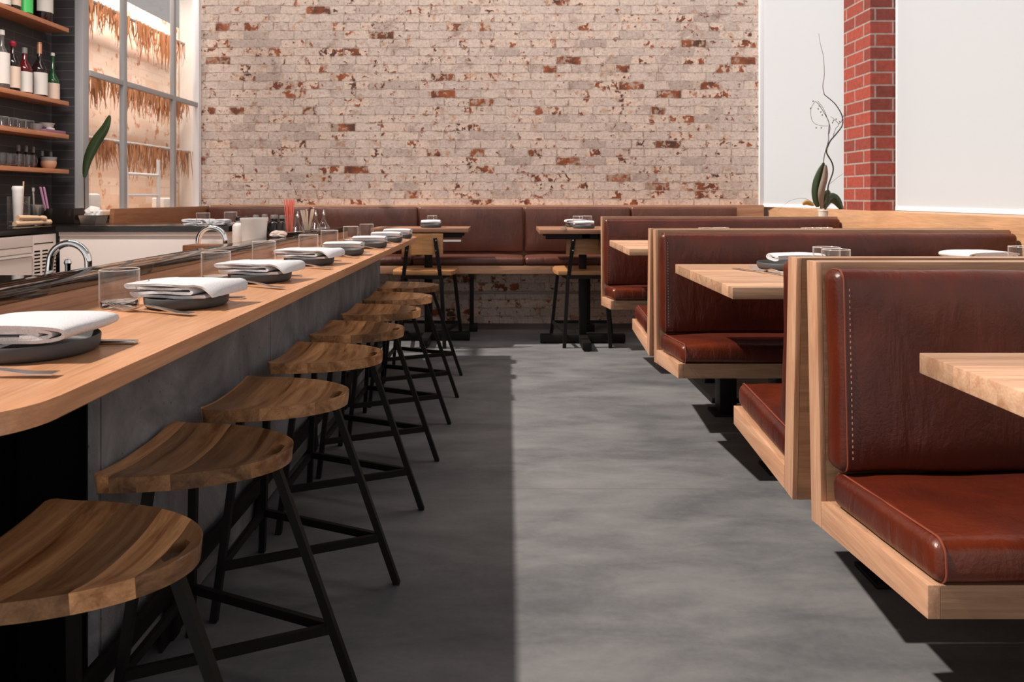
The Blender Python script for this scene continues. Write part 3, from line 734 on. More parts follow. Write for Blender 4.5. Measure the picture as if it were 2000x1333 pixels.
booth('brown leather booth bench facing the camera behind the middle oak table', PA[1][0], -1, .6185, 2.105)
booth('brown leather booth bench facing away, behind the middle table, turned to the far oak table', PA[1][0], 1, .6185, 2.105)
booth('brown leather booth bench facing the camera, farthest of the booths', PA[2][0], -1, .600, 2.108, .911)
bm = NB(); box(bm, 1.90, 2.108, 4.50, 4.62, .80, .889, .003); tag(finish('corner_ledge', bm, 'oak_x'), 'small oak ledge behind the farthest booth bench under the potted orchid', 'ledge')
# divider boards between the backs, widened to block sun stripes on the floor
for yc, xe, lb in ((PA[0][0], .70, 'brown plywood divider between the nearest pair of booth benches'), (PA[1][0], .66, 'brown plywood divider between the second pair of booth benches')):
    bm = NB(); prism(bm, [(yc-.0485, .345), (yc+.0485, .345), (yc+.0255, .885), (yc-.0255, .885)], 'x', xe, 2.1); tag(finish('divider_board', bm, 'oak_dark_x', smooth=False), lb, 'divider')

# ------------------------------------------------------------------ booth tables
def booth_table(label, x0, y0, y1):
    t = thing('booth_table', label, 'table', (x0, (y0+y1)/2, 0), 0, 'oak booth tables')
    h = (y1-y0)/2; Lx = 2.10-x0
    bm = NB(); box(bm, 0, Lx, -h, h, .746, .780, .0025); finish('tabletop', bm, 'oak_block', t)
    bm = NB(); box(bm, .46, .53, -.035, .035, .012, .740, .003); finish('post', bm, 'black_steel', t)
    bm = NB(); box(bm, .32, .68, -.03, .03, .735, .746, .002); box(bm, .40, .60, -.28, .28, .74, .746, .001); finish('top_bracket', bm, 'black_steel', t)
    bm = NB(); box(bm, .42, .57, -.30, .30, 0, .030, .003); finish('foot', bm, 'black_steel', t)
booth_table('thick oak booth table at the right edge, nearest the camera', .684, .48, 1.1416)
booth_table('oak booth table with plate and two tumblers, middle of the three', .6417, 1.9606, 2.631)
booth_table('oak booth table half hidden behind the middle benches, farthest of the three', .603, 3.41, 4.07)
TZ = .780
put(plate0, (1.00, 2.47, TZ), 'dark grey plate with white cloth on the middle booth table', 'plate', 'plates on the tables', 0, (1.05, 1.05, .9))
napk((1.035, 2.47, TZ+.0248), 1.6, 2, 'white cloth lying over the dark plate on the middle booth table', False, 'napkins on the tables')
put(plate0, (1.73, 2.53, TZ), 'dark plate on the middle booth table towards the window', 'plate', 'plates on the tables')
napk((1.735, 2.53, TZ+.0268), .05, 1, 'white napkin on the middle booth table towards the window, low behind the bench', True, 'napkins on the tables')
for x, y, lb in ((1.068, 2.30, 'clear tumbler on the middle booth table, left of its touching pair'), (1.052, 2.20, 'clear tumbler on the middle booth table, right of its touching pair'), (1.750, 2.33, 'clear tumbler on the middle booth table at the right edge of the photo'),
                 (1.07, 3.70, 'left clear tumbler of the near pair on the farthest booth table'), (1.155, 3.72, 'right clear tumbler of the near pair on the farthest booth table'), (1.625, 3.70, 'left clear tumbler of the window pair on the farthest booth table'), (1.715, 3.72, 'right clear tumbler of the window pair on the farthest booth table')):
    put(glass0, (x, y, TZ+.0005), lb, 'glass', 'tumblers on the booth tables')
put(knife0, (.90, 2.27, TZ+.0005), 'dark handled knife on the middle booth table left of the plate', 'knife', None, math.radians(-62))
put(fork0, (.915, 2.16, TZ+.001), 'steel fork on the middle booth table beside the bench back', 'fork', None, math.radians(-75))
# ------------------------------------------------------------------ banquette along the back wall
t = thing('banquette', 'long brown leather banquette on an oak frame along the whitewashed brick wall', 'banquette', (-2.50, WALL_Y, 0))
BX = lambda px, d=5.45: (px-VX)*d/F+2.50
bm = NB(); box(bm, .095, 4.57, -.075, -.002, .46, .972, .003); finish('back_board', bm, 'oak_x', t)
bm = NB(); box(bm, .097, 4.55, -.50, -.075, .462, .522, .002); finish('seat_frame', bm, 'oak_x', t)
seams = [.097, BX(606.5), BX(815.5), BX(1023.5), BX(1233), BX(1443)]
for i, (a, b) in enumerate(zip(seams, seams[1:])):
    hx = (b-a)/2-.003; cx = (a+b)/2
    M = Matrix.Translation((cx, -.115, .776)) @ Matrix.Rotation(math.radians(90), 4, 'X')
    bm = NB(); rbox(bm, hx, .182, .038, .020, (10, 6, 2), .012, M, .003, i*3.0); finish('back_cushion', bm, 'leather_far', t, angle=80)
    M = Matrix.Translation((cx, -.305, .548)) @ Matrix.Rotation(math.radians(-2), 4, 'X')
    bm = NB(); rbox(bm, hx, .20, .030, .022, (10, 6, 2), .012, M, .004, i*3.0+9); finish('seat_cushion', bm, 'leather_far', t, angle=80)
for x in (-1.25, -.28, .62, 1.55):
    bm = NB(); x += 2.5; box(bm, x-.016, x+.016, -.33, -.29, 0, .462, .002); box(bm, x-.016, x+.045, -.36, -.27, 0, .055, .002); box(bm, x-.016, x+.016, -.47, -.06, .43, .462, .002); finish('leg', bm, 'black_steel', t)
bm = NB(); tube(bm, [(-2.4, WALL_Y-.016, .252), (2.0, WALL_Y-.016, .252)], .009, 8); tag(finish('conduit_pipe', bm, 'conduit'), 'thin pale metal conduit low on the brick wall under the banquette', 'pipe')
bm = NB(); prism(bm, [(4.16, .70), (5.53, .70), (5.53, .962), (4.20, .965)], 'x', -2.435, -2.408, .002); tag(finish('bench_side_panel', bm, 'panel_wood'), 'dark orange wooden side panel with a slanted end below the steel window', 'panel')
bm = NB(); box(bm, -2.556, -2.435, 3.93, 5.55, .925, .950, .003); tag(finish('window_ledge', bm, 'pale_wood'), 'pale wooden ledge under the steel window', 'ledge')

# ------------------------------------------------------------------ tables and chairs at the banquette
def cafe_table(label, x0, x1, y0, y1, cx):
    t = thing('cafe_table', label, 'table', (cx, (y0+y1)/2, 0), 0, 'oak tables at the banquette'); h = (y1-y0)/2
    bm = NB(); box(bm, x0-cx, x1-cx, -h, h, .788, .817, .002); finish('tabletop', bm, 'oak_cafe_shaded', t)
    bm = NB(); box(bm, x0-cx+.045, x1-cx-.045, -h+.05, -h+.075, .750, .787, .002); box(bm, x0-cx+.045, x1-cx-.045, h-.075, h-.05, .750, .787, .002); box(bm, -.03, .03, -h+.05, h-.05, .755, .787, .002); finish('apron', bm, 'black_steel', t)
    bm = NB(); box(bm, -.026, .026, -.026, .026, .06, .75, .003); finish('pedestal', bm, 'black_steel', t)
    bm = NB(); box(bm, -.30, .30, -.03, .03, .012, .062, .003); box(bm, -.03, .03, -.28, .26, .010, .06, .003)
    for x, y in ((-.28, 0), (.28, 0), (0, -.26), (0, .24)): lathe(bm, [(0, 0), (.02, 0), (.02, .012), (0, .012)], 10, (x, y, 0))
    finish('base', bm, 'black_steel', t); return t
ct1 = cafe_table('small oak table at the banquette by the end of the bar', -.96, -.277, 4.79, 5.14, -.575)
ct2 = cafe_table('small oak table at the banquette behind the farthest booth', .212, .88, 4.60, 5.14, .53)
bm = NB(); box(bm, .03, .245, -.145, -.14, .722, .736); o = finish('label_strip', bm, 'sheet_white', ct1); o['label'] = 'white strip under the apron'
def make_chair(loc, rz, label):
    t = thing('dining_chair', label, 'chair', loc, rz, 'oak and black steel dining chairs')
    bm = NB(); n = 14; out = []
    for a, b in ((.212, -.20), (.225, .0), (.20, .19)): pass
    out = [(-.20, -.19), (.20, -.19), (.218, -.10), (.222, .06), (.20, .175), (.10, .20), (-.10, .20), (-.20, .175), (-.222, .06), (-.218, -.10)]
    prism(bm, out, 'z', .498, .527, .006); finish('seat', bm, 'oak_chair', t)
    bm = NB(); pts = [(-.143, .0), (-.07, -.008), (0, -.011), (.07, -.008), (.143, 0)]
    outl = pts + [(x, y+.016) for x, y in pts[::-1]]
    prism(bm, [(x, y-.178) for x, y in outl], 'z', .640, .784, .003); finish('backrest', bm, 'oak_chair', t)
    for s in (-1, 1):
        bm = NB(); bar(bm, (s*.126, -.188, .50), (s*.093, -.203, .755), .026, .010); o = finish('back_post', bm, 'black_steel', t, smooth=False)
        bm = NB()
        for z in (.67, .74): lathe(bm, [(0, 0), (.005, 0), (.004, .003), (0, .003)], 8, (0, 0, 0)) if 0 else box(bm, s*.1-.004, s*.1+.004, -.212, -.206, z-.004, z+.004)
        finish('bolt', bm, 'steel', o, smooth=False)
        bm = NB(); bar(bm, (s*.132, -.185, .497), (s*.158, -.20, 0), .024, .024); finish('leg', bm, 'black_steel', t, smooth=False)
        bm = NB(); bar(bm, (s*.175, .165, .497), (s*.225, .19, 0), .024, .024); finish('leg', bm, 'black_steel', t, smooth=False)
        bm = NB(); bar(bm, (s*.154, -.196, .11), (s*.214, .185, .11), .012, .022); finish('stretcher', bm, 'black_steel', t, smooth=False)
    bm = NB(); bar(bm, (-.214, .185, .11), (.214, .185, .11), .012, .022); finish('stretcher', bm, 'black_steel', t, smooth=False)
    bm = NB(); bar(bm, (-.145, -.185, .485), (.145, -.185, .485), .02, .024); bar(bm, (-.18, .165, .485), (.18, .165, .485), .02, .024)
    for s in (-1, 1): bar(bm, (s*.138, -.185, .485), (s*.178, .165, .485), .02, .024)
    finish('seat_frame', bm, 'black_steel', t, smooth=False); return t
ch = make_chair((-.580, 4.895, 0), math.radians(-3), 'oak dining chair with black steel legs at the end of the bar counter')
dup(ch, (.545, 4.905, 0), math.radians(0), 'oak dining chair with black steel legs next to the farthest booth bench')
CZ2 = .817
for x, y, k, lb in ((-.555, 4.95, 2, 'small oak table by the end of the bar'), (.530, 4.80, 2, 'front edge of the small oak table behind the farthest booth'), (.50, 5.05, 1, 'wall side of the small oak table behind the farthest booth')):
    put(plate0, (x, y, CZ2), 'dark plate, ' + lb, 'plate', 'plates on the tables', 0, (.82, .82, .9))
    o = napk((x, y, CZ2+.0245), 1.57 if k == 2 else 0, k, 'white napkin, ' + lb, True, 'napkins on the tables'); o.scale = (.82, .82, .9)
for x, y, lb in ((-.56, 5.07, 'tumbler behind the napkin on the small table by the end of the bar'), (.505, 4.95, 'tumbler on the small table behind the farthest booth, left of two'), (.575, 4.99, 'tumbler on the small table behind the farthest booth, right of two')):
    put(glass0, (x, y, CZ2+.0005), lb, 'glass', 'tumblers on the small tables', 0, (.85, .85, .9))
put(fork0, (.40, 4.74, CZ2+.001), 'steel fork left of the plate on the small table behind the farthest booth', 'fork', None, 1.4)

# ------------------------------------------------------------------ orchid on the ledge
PD = 4.56
t = thing('potted_orchid', 'potted plant with leaves and a tall curly twig against the far window shade', 'potted plant', P(1609, 426, PD))
t.location.z = .889
org = Vector(t.location)
q = lambda px, py, dd=0: P(px, py, PD+dd)-org
lathe_obj('pot', [(0, 0), (.026, 0), (.034, .005), (.037, .055), (.040, .058), (.038, .062), (.034, .058), (.032, .05), (0, .05)], 'glaze_white', t)
def leaf(bm, pts, w, fold=.25):
    pts = spline(pts, 6); m = len(pts); prev = None
    for i, p in enumerate(pts):
        u = i/(m-1); ww = w*(math.sin(math.pi*min(1, u*.92+.05))**.75)
        d = (pts[min(i+1, m-1)]-pts[max(i-1, 0)]).normalized(); a = d.cross(Vector((0, 1, .15))).normalized(); nrm = a.cross(d)
        top = [p-a*ww+nrm*ww*fold, p, p+a*ww+nrm*ww*fold]; c = [bm.verts.new(v-nrm*.0012) for v in top]+[bm.verts.new(v+nrm*.0012) for v in top]
        if prev:
            for i0, i1 in ((0, 1), (1, 2)):
                bm.faces.new((prev[i0], prev[i1], c[i1], c[i0])); bm.faces.new((prev[i0+3], c[i0+3], c[i1+3], prev[i1+3]))
            bm.faces.new((prev[0], c[0], c[3], prev[3])); bm.faces.new((prev[2], prev[5], c[5], c[2]))
        prev = c
for pts, w, mt in (([(1597, 405), (1596, 380), (1600, 350), (1609, 318)], .036, 'leaf'), ([(1610, 408), (1622, 388, .05), (1634, 392, .06), (1645, 410, .05)], .034, 'leaf'), ([(1606, 408), (1604, 380, -.03), (1612, 345, -.03), (1613, 322, -.03)], .022, 'leaf_pale'), ([(1603, 408), (1614, 380, .02), (1622, 376, .05)], .022, 'leaf')):
    bm = NB(); leaf(bm, [q(*p) for p in pts], w); finish('leaf', bm, mt, t, angle=180)
def twig(pts, r0, r1, mat, name='twig'):
    pts = spline([q(*p) for p in pts], 5); n = len(pts); bm = NB(); tube(bm, pts, [r0+(r1-r0)*i/(n-1) for i in range(n)], 6); return finish(name, bm, mat, t)
twig([(1616, 400), (1617, 378), (1618, 362), (1627, 335), (1625, 318), (1615, 300), (1615, 290)], .0052, .0048, 'stem_dark')
twig([(1615, 290), (1622, 275), (1633, 262), (1645, 245), (1645, 228), (1638, 213), (1628, 200), (1610, 185)], .0052, .0030, 'stem_dark')
twig([(1610, 185), (1607, 168), (1610, 145), (1608, 110), (1602, 85), (1599, 65)], .0030, .0010, 'stem_mid')
twig([(1608, 318), (1611, 300), (1618, 275), (1618, 262), (1619, 240), (1612, 225), (1600, 205), (1592, 198)], .0036, .0018, 'stem_mid')
twig([(1619, 262), (1621, 248), (1616, 232), (1608, 212), (1597, 197)], .0028, .0012, 'stem_mid')
twig([(1592, 198), (1584, 213), (1585, 232), (1592, 242), (1606, 246), (1618, 246)], .0016, .0012, 'stem_mid')
twig([(1627, 268), (1632, 252), (1638, 243), (1628, 232), (1622, 228)], .0022, .0012, 'stem_mid')
twig([(1637, 243), (1643, 238), (1650, 222, -.1), (1666, 208, -.12), (1676, 190, -.13), (1677, 165, -.14)], .0020, .0010, 'stem_mid')
twig([(1620, 360), (1632, 350), (1648, 338)], .0012, .0008, 'stem_mid')
twig([(1519, 412, -.02), (1540, 394, -.02), (1560, 388), (1575, 389), (1590, 398)], .0008, .0014, 'stem_mid')
bm = NB()
for px, py in ((1598, 213), (1603, 219), (1606, 225), (1594, 250), (1604, 250), (1600, 207), (1628, 236), (1633, 233), (1626, 240), (1640, 238), (1588, 198), (1583, 212)):
    lathe(bm, [(0, -.006), (.0042, -.002), (.0046, .003), (0, .008)], 6, tuple(q(px, py, R.uniform(-.02, .02))))
finish('flower_bud', bm, 'bud', t)['kind'] = 'stuff'
bm = NB(); leaf(bm, [q(1568, 400), q(1576, 396), q(1590, 402)], .016, .1); finish('withered_leaf', bm, 'yellow_leaf', t, angle=180)

# ------------------------------------------------------------------ left side: shelves with bottles and ware
SX0, SX1, SY0, SY1 = -2.70, -2.558, 2.7, 4.0
SZ = [2.02, 1.593, 1.400, 1.197]
for z, nm in zip(SZ, ('highest of the four on the dark tiles, under the cropped bottles', 'second from top, under the row of bottles', 'third from top, under the tumblers and bowls', 'lowest of the four, under the glass mugs')):
    bm = NB(); box(bm, SX0+.001, SX1, SY0, SY1, z-.025, z, .003); tag(finish('wall_shelf', bm, 'shelf_wood'), 'orange wooden wall shelf, ' + nm, 'shelf', 'orange wooden wall shelves')
BC = -2.628
def bdepth(px): return -BC*F/(VX-px)
def bottle(px, z, h, r, body, label, cap='grey_cap', lab=None, neck=.30, shoulder=.62, capH=.06, lz=(.10, .48), stopper=False):
    d = bdepth(px); t = thing('liquor_bottle', label, 'bottle', (BC, d, z), 0, 'bottles on the wall shelves')
    prof = [(0, 0), (r*.93, 0), (r, .004), (r, h*shoulder*.92), (r*.9, h*shoulder), (r*.55, h*(shoulder+.09)), (r*neck, h*(shoulder+.15)), (r*neck*.95, h*.97), (r*neck*1.1, h*.975), (r*neck*1.1, h*.99), (0, h*.99)]
    lathe_obj('body', prof, body, t, 20)
    lathe_obj('cap', [(0, h*(1-capH)), (r*neck*1.18, h*(1-capH)), (r*neck*(1.7 if stopper else 1.15), h*(1-capH*.4)), (r*neck*1.1, h*1.005), (0, h*1.005)], cap, t, 14)
    if lab:
        bm = NB(); n = 14
        a0 = -1.35; A = [a0+2.2*i/n - .35 for i in range(n+1)]
        for i in range(n):
            v = []
            for a, zz in ((A[i], lz[0]), (A[i+1], lz[0]), (A[i+1], lz[1]), (A[i], lz[1])): v.append(bm.verts.new(((r+.0008)*math.cos(a), (r+.0008)*math.sin(a), zz*h)))
            bm.faces.new(v)
        bmesh.ops.remove_doubles(bm, verts=bm.verts[:], dist=1e-5); finish('paper_label', bm, lab, t)
    return t
bottle(3, SZ[1], .31, .036, 'bottle_clear', 'tall bottle with an arched white label at the left edge of the bottle shelf', 'label_paper', 'label_paper', .34, .60, .08, (.10, .62))
bottle(25, SZ[1], .27, .034, 'bottle_dark', 'dark bottle with a red stopper and cream label on the bottle shelf', 'red_cap', 'label_cream', .30, .62, .10, (.08, .50), True)
bottle(48, SZ[1], .255, .036, 'bottle_red', 'red bottle with a grey screw cap and pale label on the bottle shelf', 'grey_cap', 'label_paper', .32, .60, .12, (.05, .48))
bottle(77, SZ[1], .310, .039, 'bottle_dark', 'bottle with a long copper foil neck and square white label', 'copper_cap', 'label_paper', .27, .55, .20, (.05, .45))
bottle(103, SZ[1], .275, .034, 'bottle_green', 'green bottle with a pink label at the right end of the bottle shelf', 'label_paper', 'label_cream', .26, .45, .06, (.03, .36))
bottle(85, SZ[0], .33, .046, 'bottle_dark', 'wide dark bottle with a large white label on the top shelf, right end', 'grey_cap', 'label_paper', .3, .7, .08, (.18, .66))
bottle(49, SZ[0], .30, .036, 'bottle_green', 'green bottle on the top shelf left of the wide white label', 'bright_green', 'bright_green', .3, .62, .1, (.06, .55))
bottle(27, SZ[0], .28, .032, 'bottle_dark', 'dark bottle with gold specks second from the left on the top shelf', 'copper_cap', 'label_cream', .3, .62, .1, (.12, .40))
bottle(6, SZ[0], .29, .034, 'bottle_dark', 'bottle with a white label at the left edge of the top shelf', 'grey_cap', 'label_paper', .3, .62, .1, (.06, .45))
for i, px in enumerate((4, 21, 38, 54)):
    put(glass0, (BC, bdepth(px), SZ[2]+.0005), 'small clear tumbler on the third wall shelf, ' + ('leftmost' if i == 0 else ('second from left', 'third from left', 'rightmost, beside the dark bowl')[i-1]) , 'glass', 'tumblers on the wall shelf', 0, (.72, .72, .60))
BOWL = [(0, 0), (.024, 0), (.030, .004), (.042, .030), (.0445, .034), (.042, .034), (.030, .010), (0, .007)]
def bowl(px, z, sc, mat, label, cat='bowl'):
    o = lathe_obj('bowl', BOWL, mat); o.location = (BC, bdepth(px), z); o.scale = sc; return tag(o, label, cat, 'bowls on the wall shelves')
bowl(70, SZ[2], (.8, .8, 1.3), 'glaze_grey', 'dark bowl on the third shelf beside the tumblers')
bowl(92, SZ[2], (.75, .75, 1.25), 'glaze_grey', 'grey cup bowl at the foot of a stack on the third shelf')
bowl(90, SZ[2]+.030, (1.0, 1.0, .8), 'glaze_white', 'pale wide bowl on top of the grey one on the third shelf')
t = thing('stoneware_cup', 'two-tone tan and grey cup on the lowest wall shelf', 'cup', (BC, bdepth(95), SZ[3]))
lathe_obj('body', [(0, 0), (.024, 0), (.036, .014), (.040, .034), (.038, .046), (0, .046)], 'clay_tan', t); lathe_obj('rim', [(.038, .0462), (.040, .058), (.042, .066), (.040, .068), (.037, .060), (.034, .0462)], 'glaze_grey', t)
def mug(px, lb):
    t = thing('glass_mug', lb, 'mug', (BC, bdepth(px), SZ[3]+.0005), 0, 'glass mugs on the lowest wall shelf')
    lathe_obj('body', [(0, 0), (.026, 0), (.032, .006), (.037, .03), (.036, .056), (.035, .074), (.033, .074), (.034, .05), (.030, .012), (0, .010)], 'glass', t)
    bm = NB(); tube(bm, [(.0, .036+.022*math.sin(a), .038-.020*math.cos(a)) for a in [math.pi*i/10 for i in range(11)]], .004, 6); finish('handle', bm, 'glass', t)
    t.scale = (.70, .70, .95); t.rotation_euler = (0, 0, math.radians(-75)); return t
m0 = mug(5, 'clear glass mug with handle on the lowest shelf, leftmost')
for px, lb in ((21, 'second from left'), (38, 'third from left'), (57, 'rightmost beside the tan cup')): dup(m0, (BC, bdepth(px), SZ[3]+.0005), None, 'clear glass mug with handle on the lowest shelf, ' + lb)
for i, (px, h, lb) in enumerate(((36, .125, 'leftmost of the tall three'), (51, .125, 'middle of the tall three'), (65, .125, 'right of the tall three'), (82, .105, 'left of the short two by the tan cup'), (99, .105, 'right of the short two by the tan cup'))):
    d = 2.672*F/(VX-px)
    t = thing('bitters_bottle', 'small dark bottle on the lowest shelf, ' + lb, 'bottle', (-2.672, d, SZ[3]), 0, 'small dark bottles behind the mugs')
    lathe_obj('body', [(0, 0), (.019, 0), (.020, .003), (.020, h*.55), (.008, h*.68), (.007, h*.72), (0, h*.72)], 'bottle_dark', t, 14); lathe_obj('cap', [(0, h*.721), (.009, h*.721), (.0085, h*.97), (.006, h), (0, h)], 'grey_cap', t, 12)
bm = NB(); box(bm, -.05, .05, -.085, .085, 0, .018, .002); o = finish('flat_box', bm, 'purple_box'); o.location = (-2.62, 3.905, SZ[2]); tag(o, 'flat purple box at the right end of the third shelf', 'box')
bm = NB(); box(bm, -.012, .012, -.02, .02, 0, .013, .004); o = finish('eraser_block', bm, 'label_paper'); o.location = (-2.60, 3.90, SZ[2]+.018); tag(o, 'small white block lying on the purple box', 'block')

# ------------------------------------------------------------------ back bar along the left wall and across
BZ, BXF = .890, -2.30
t = thing('back_bar', 'dark topped back bar with a cream front below the window', 'counter', (0, 0, 0))
bm = NB(); prism(bm, [(-2.695, 2.6), (BXF, 2.6), (BXF, 3.49), (-1.42, 3.49), (-1.42, 3.92), (-2.695, 3.92)], 'z', BZ-.030, BZ, .002); finish('top', bm, 'black_gloss', t)
bm = NB(); box(bm, -2.29, -1.44, 3.505, 3.90, 0, BZ-.052, .002); finish('front', bm, 'cream_panel', t)
bm = NB(); box(bm, -2.29, -1.44, 3.497, 3.90, BZ-.052, BZ-.030, .002); finish('trim', bm, 'towel', t)
t = thing('bar_fridge', 'steel undercounter fridge with louvred vent beneath the shelves', 'fridge', (BXF, 3.1, 0))
FY = 2.30*F/(VX-63)-3.1
bm = NB(); box(bm, -.38, -.012, -.6, .395, .02, .852, .002); finish('body', bm, 'stainless_panel', t)
bm = NB(); box(bm, -.012, .004, -.6, FY-.004, .800, .852, .002); finish('top_trim', bm, 'stainless_panel', t)
bm = NB(); box(bm, -.012, .002, -.6, FY-.004, .768, .797, .002); f = finish('drawer', bm, 'stainless_panel', t)
bm = NB(); box(bm, .002, .014, -.6, FY-.004, .753, .766, .003); finish('handle', bm, 'steel', f)
bm = NB(); box(bm, -.012, .002, -.6, FY-.004, .05, .749, .002); finish('door', bm, 'stainless_panel', t)
bm = NB(); box(bm, -.012, .0, FY+.002, .392, .05, .852, .002); g = finish('vent_panel', bm, 'stainless_panel', t)
bm = NB(); gw = (.392-FY)/3
for c in range(3):
    for k in range(18):
        z = .775-.0173*k; y = FY+.014+c*gw; box(bm, .0002, .0012, y, y+gw-.018, z-.0075, z)
finish('louvre', bm, 'dark_void', g, smooth=False)
bm = NB(); box(bm, .0002, .001, FY+.012, .37, .806, .811); finish('slot', bm, 'dark_void', g, smooth=False)

def at(px, py, z): d = (CH-z)*F/(py-HY); return Vector(((px-VX)*d/F, d, z))
# ware on the left run
t = thing('glass_pitcher', 'ribbed clear glass pitcher with handle on the dark back bar', 'pitcher', (-2.50, 2.50*F/(VX-36), BZ+.0005))
bm = NB(); prof = [(0, 0), (.044, 0), (.046, .01), (.047, .145), (.0485, .15), (.044, .15), (.043, .02), (0, .016)]; lathe(bm, prof, 24)
for v in bm.verts:
    a = math.atan2(v.co.y, v.co.x); rr = math.hypot(v.co.x, v.co.y)
    if rr > .0445: k = 1+.035*(math.cos(a*12) > 0); v.co.x *= k; v.co.y *= k
finish('body', bm, 'glass', t, angle=50)
bm = NB(); tube(bm, [(0, .046+.034*math.sin(a), .075-.045*math.cos(a)) for a in [math.pi*i/10 for i in range(11)]], .006, 8); finish('handle', bm, 'glass', t)
o = lathe_obj('paper_cup_stack', [(0, 0), (.018, 0), (.024, .16), (.026, .175), (.022, .185), (0, .185)], 'white_plastic'); o.location = (-2.50, 2.50*F/(VX-34.5), BZ+.018); tag(o, 'white stack of paper cups standing in the glass pitcher', 'cups')
bm = NB(); tube(bm, [(0, .018, 0), (0, .030, .21)], .0035, 6); o = finish('wooden_spoon', bm, 'pale_wood'); o.location = (-2.50, 2.50*F/(VX-38), BZ+.018); tag(o, 'wooden spoon handle leaning in the glass pitcher', 'spoon')
o = lathe_obj('mixing_tin', [(0, 0), (.030, 0), (.032, .004), (.042, .105), (.040, .105), (.030, .006), (0, .006)], 'steel'); o.location = (-2.56, 2.56*F/(VX-70), BZ); tag(o, 'steel mixing tin on the back bar beside the pink straws', 'tin')
bm = NB(); tube(bm, [(0, -.01, .01), (0, -.022, .17)], .005, 8); lathe(bm, [(0, .165), (.009, .17), (.010, .19), (0, .20)], 10, (0, -.024, 0)); o = finish('bar_spoon', bm, 'steel'); o.location = (-2.56, 2.56*F/(VX-70), BZ+.006); tag(o, 'steel bar tool standing in the mixing tin', 'bar tool')
for i, dx in enumerate((-.010, .008)):
    bm = NB(); tube(bm, [(0, dx+.03, 0), (0, dx*1.6-.030, .20)], .0055, 8); o = finish('drinking_straw', bm, 'straw_pink'); o.location = (-2.53, 2.53*F/(VX-90), BZ+.001); tag(o, 'pink drinking straw leaning on the back bar, ' + ('left of the pair' if i == 0 else 'right of the pair'), 'straw')
for i, (y0, y1, z, lb) in enumerate(((3.36, 3.60, .0150, 'lower'), (3.38, 3.56, .0445, 'upper'))):
    bm = NB(); tube(bm, spline([(0, 0, 0), (.01, (y1-y0)*.7, -.004*i), (.012, y1-y0, -.010*i)], 4), [.013]*3+[.012]*2+[.009]+[.0145]*3, 10); o = finish('wooden_muddler', bm, 'pale_wood'); o.location = (-2.43, y0+.02, BZ+z); tag(o, 'pale wooden muddler lying on the back bar, %s of the two' % lb, 'muddler')
bm = NB(); box(bm, -.10, .10, -.05, .05, 0, .085, .004); o = finish('speaker_box', bm, 'black_gloss'); o.location = (-2.47, 3.80, BZ); tag(o, 'glossy black box on the back bar in the corner', 'box')
t = thing('leaf_vase', 'tall square clear vase with one dark leaf by the window', 'vase', (-2.478, 4.02, .951))
bm = NB(); box(bm, -.021, .021, -.021, .021, 0, .215, .002); finish('vase', bm, 'glass', t)
bm = NB(); pts = [Vector((-.002, 0, .02)), Vector((-.004, 0, .20)), Vector((.012, 0, .30)), Vector((.055, 0, .40)), Vector((.115, .0, .49)), Vector((.145, 0, .565))]; leaf(bm, pts[1:], .030, .2); finish('leaf', bm, 'leaf', t, angle=180)
bm = NB(); tube(bm, spline(pts[:2], 4), .003, 6); finish('stem', bm, 'stem_dark', t)
t = thing('hotel_pan', 'small steel pan holding crumpled white paper on the back bar', 'pan', (-2.235, 3.70, BZ))
bm = NB(); prism(bm, [(-.038, 0), (.038, 0), (.048, .045), (.052, .047), (.052, .050), (-.052, .050), (-.052, .047), (-.048, .045)], 'y', -.05, .05, .002); finish('pan', bm, 'steel', t)
bm = NB(); bmesh.ops.create_icosphere(bm, subdivisions=3, radius=1)
for v in bm.verts: e = 1+.25*noise.noise(v.co*2.5); v.co = Vector((v.co.x*.042*e, v.co.y*.042*e, .060+v.co.z*.036*e))
finish('paper', bm, 'label_paper', t, angle=20)
# settings on the far end of the dark top
for i, (px, k) in enumerate(((382, 0), (425, 2))):
    o = napk(at(px, 441.0, BZ)+Vector((0, .05, .0005)), .05, k, 'grey napkin on the dark back bar, ' + ('left of two' if i == 0 else 'right of two'), i == 1, 'napkins on the back bar'); o.scale = (.62, .7, .95)
for i, px in enumerate((402, 424)): put(glass0, at(px, 442, BZ)+Vector((0, -.03 if i == 0 else .17, .0005)), 'clear tumbler among the napkins on the back bar, ' + ('left' if i == 0 else 'right'), 'glass', 'tumblers on the back bar', 0, (.75, .75, .75))

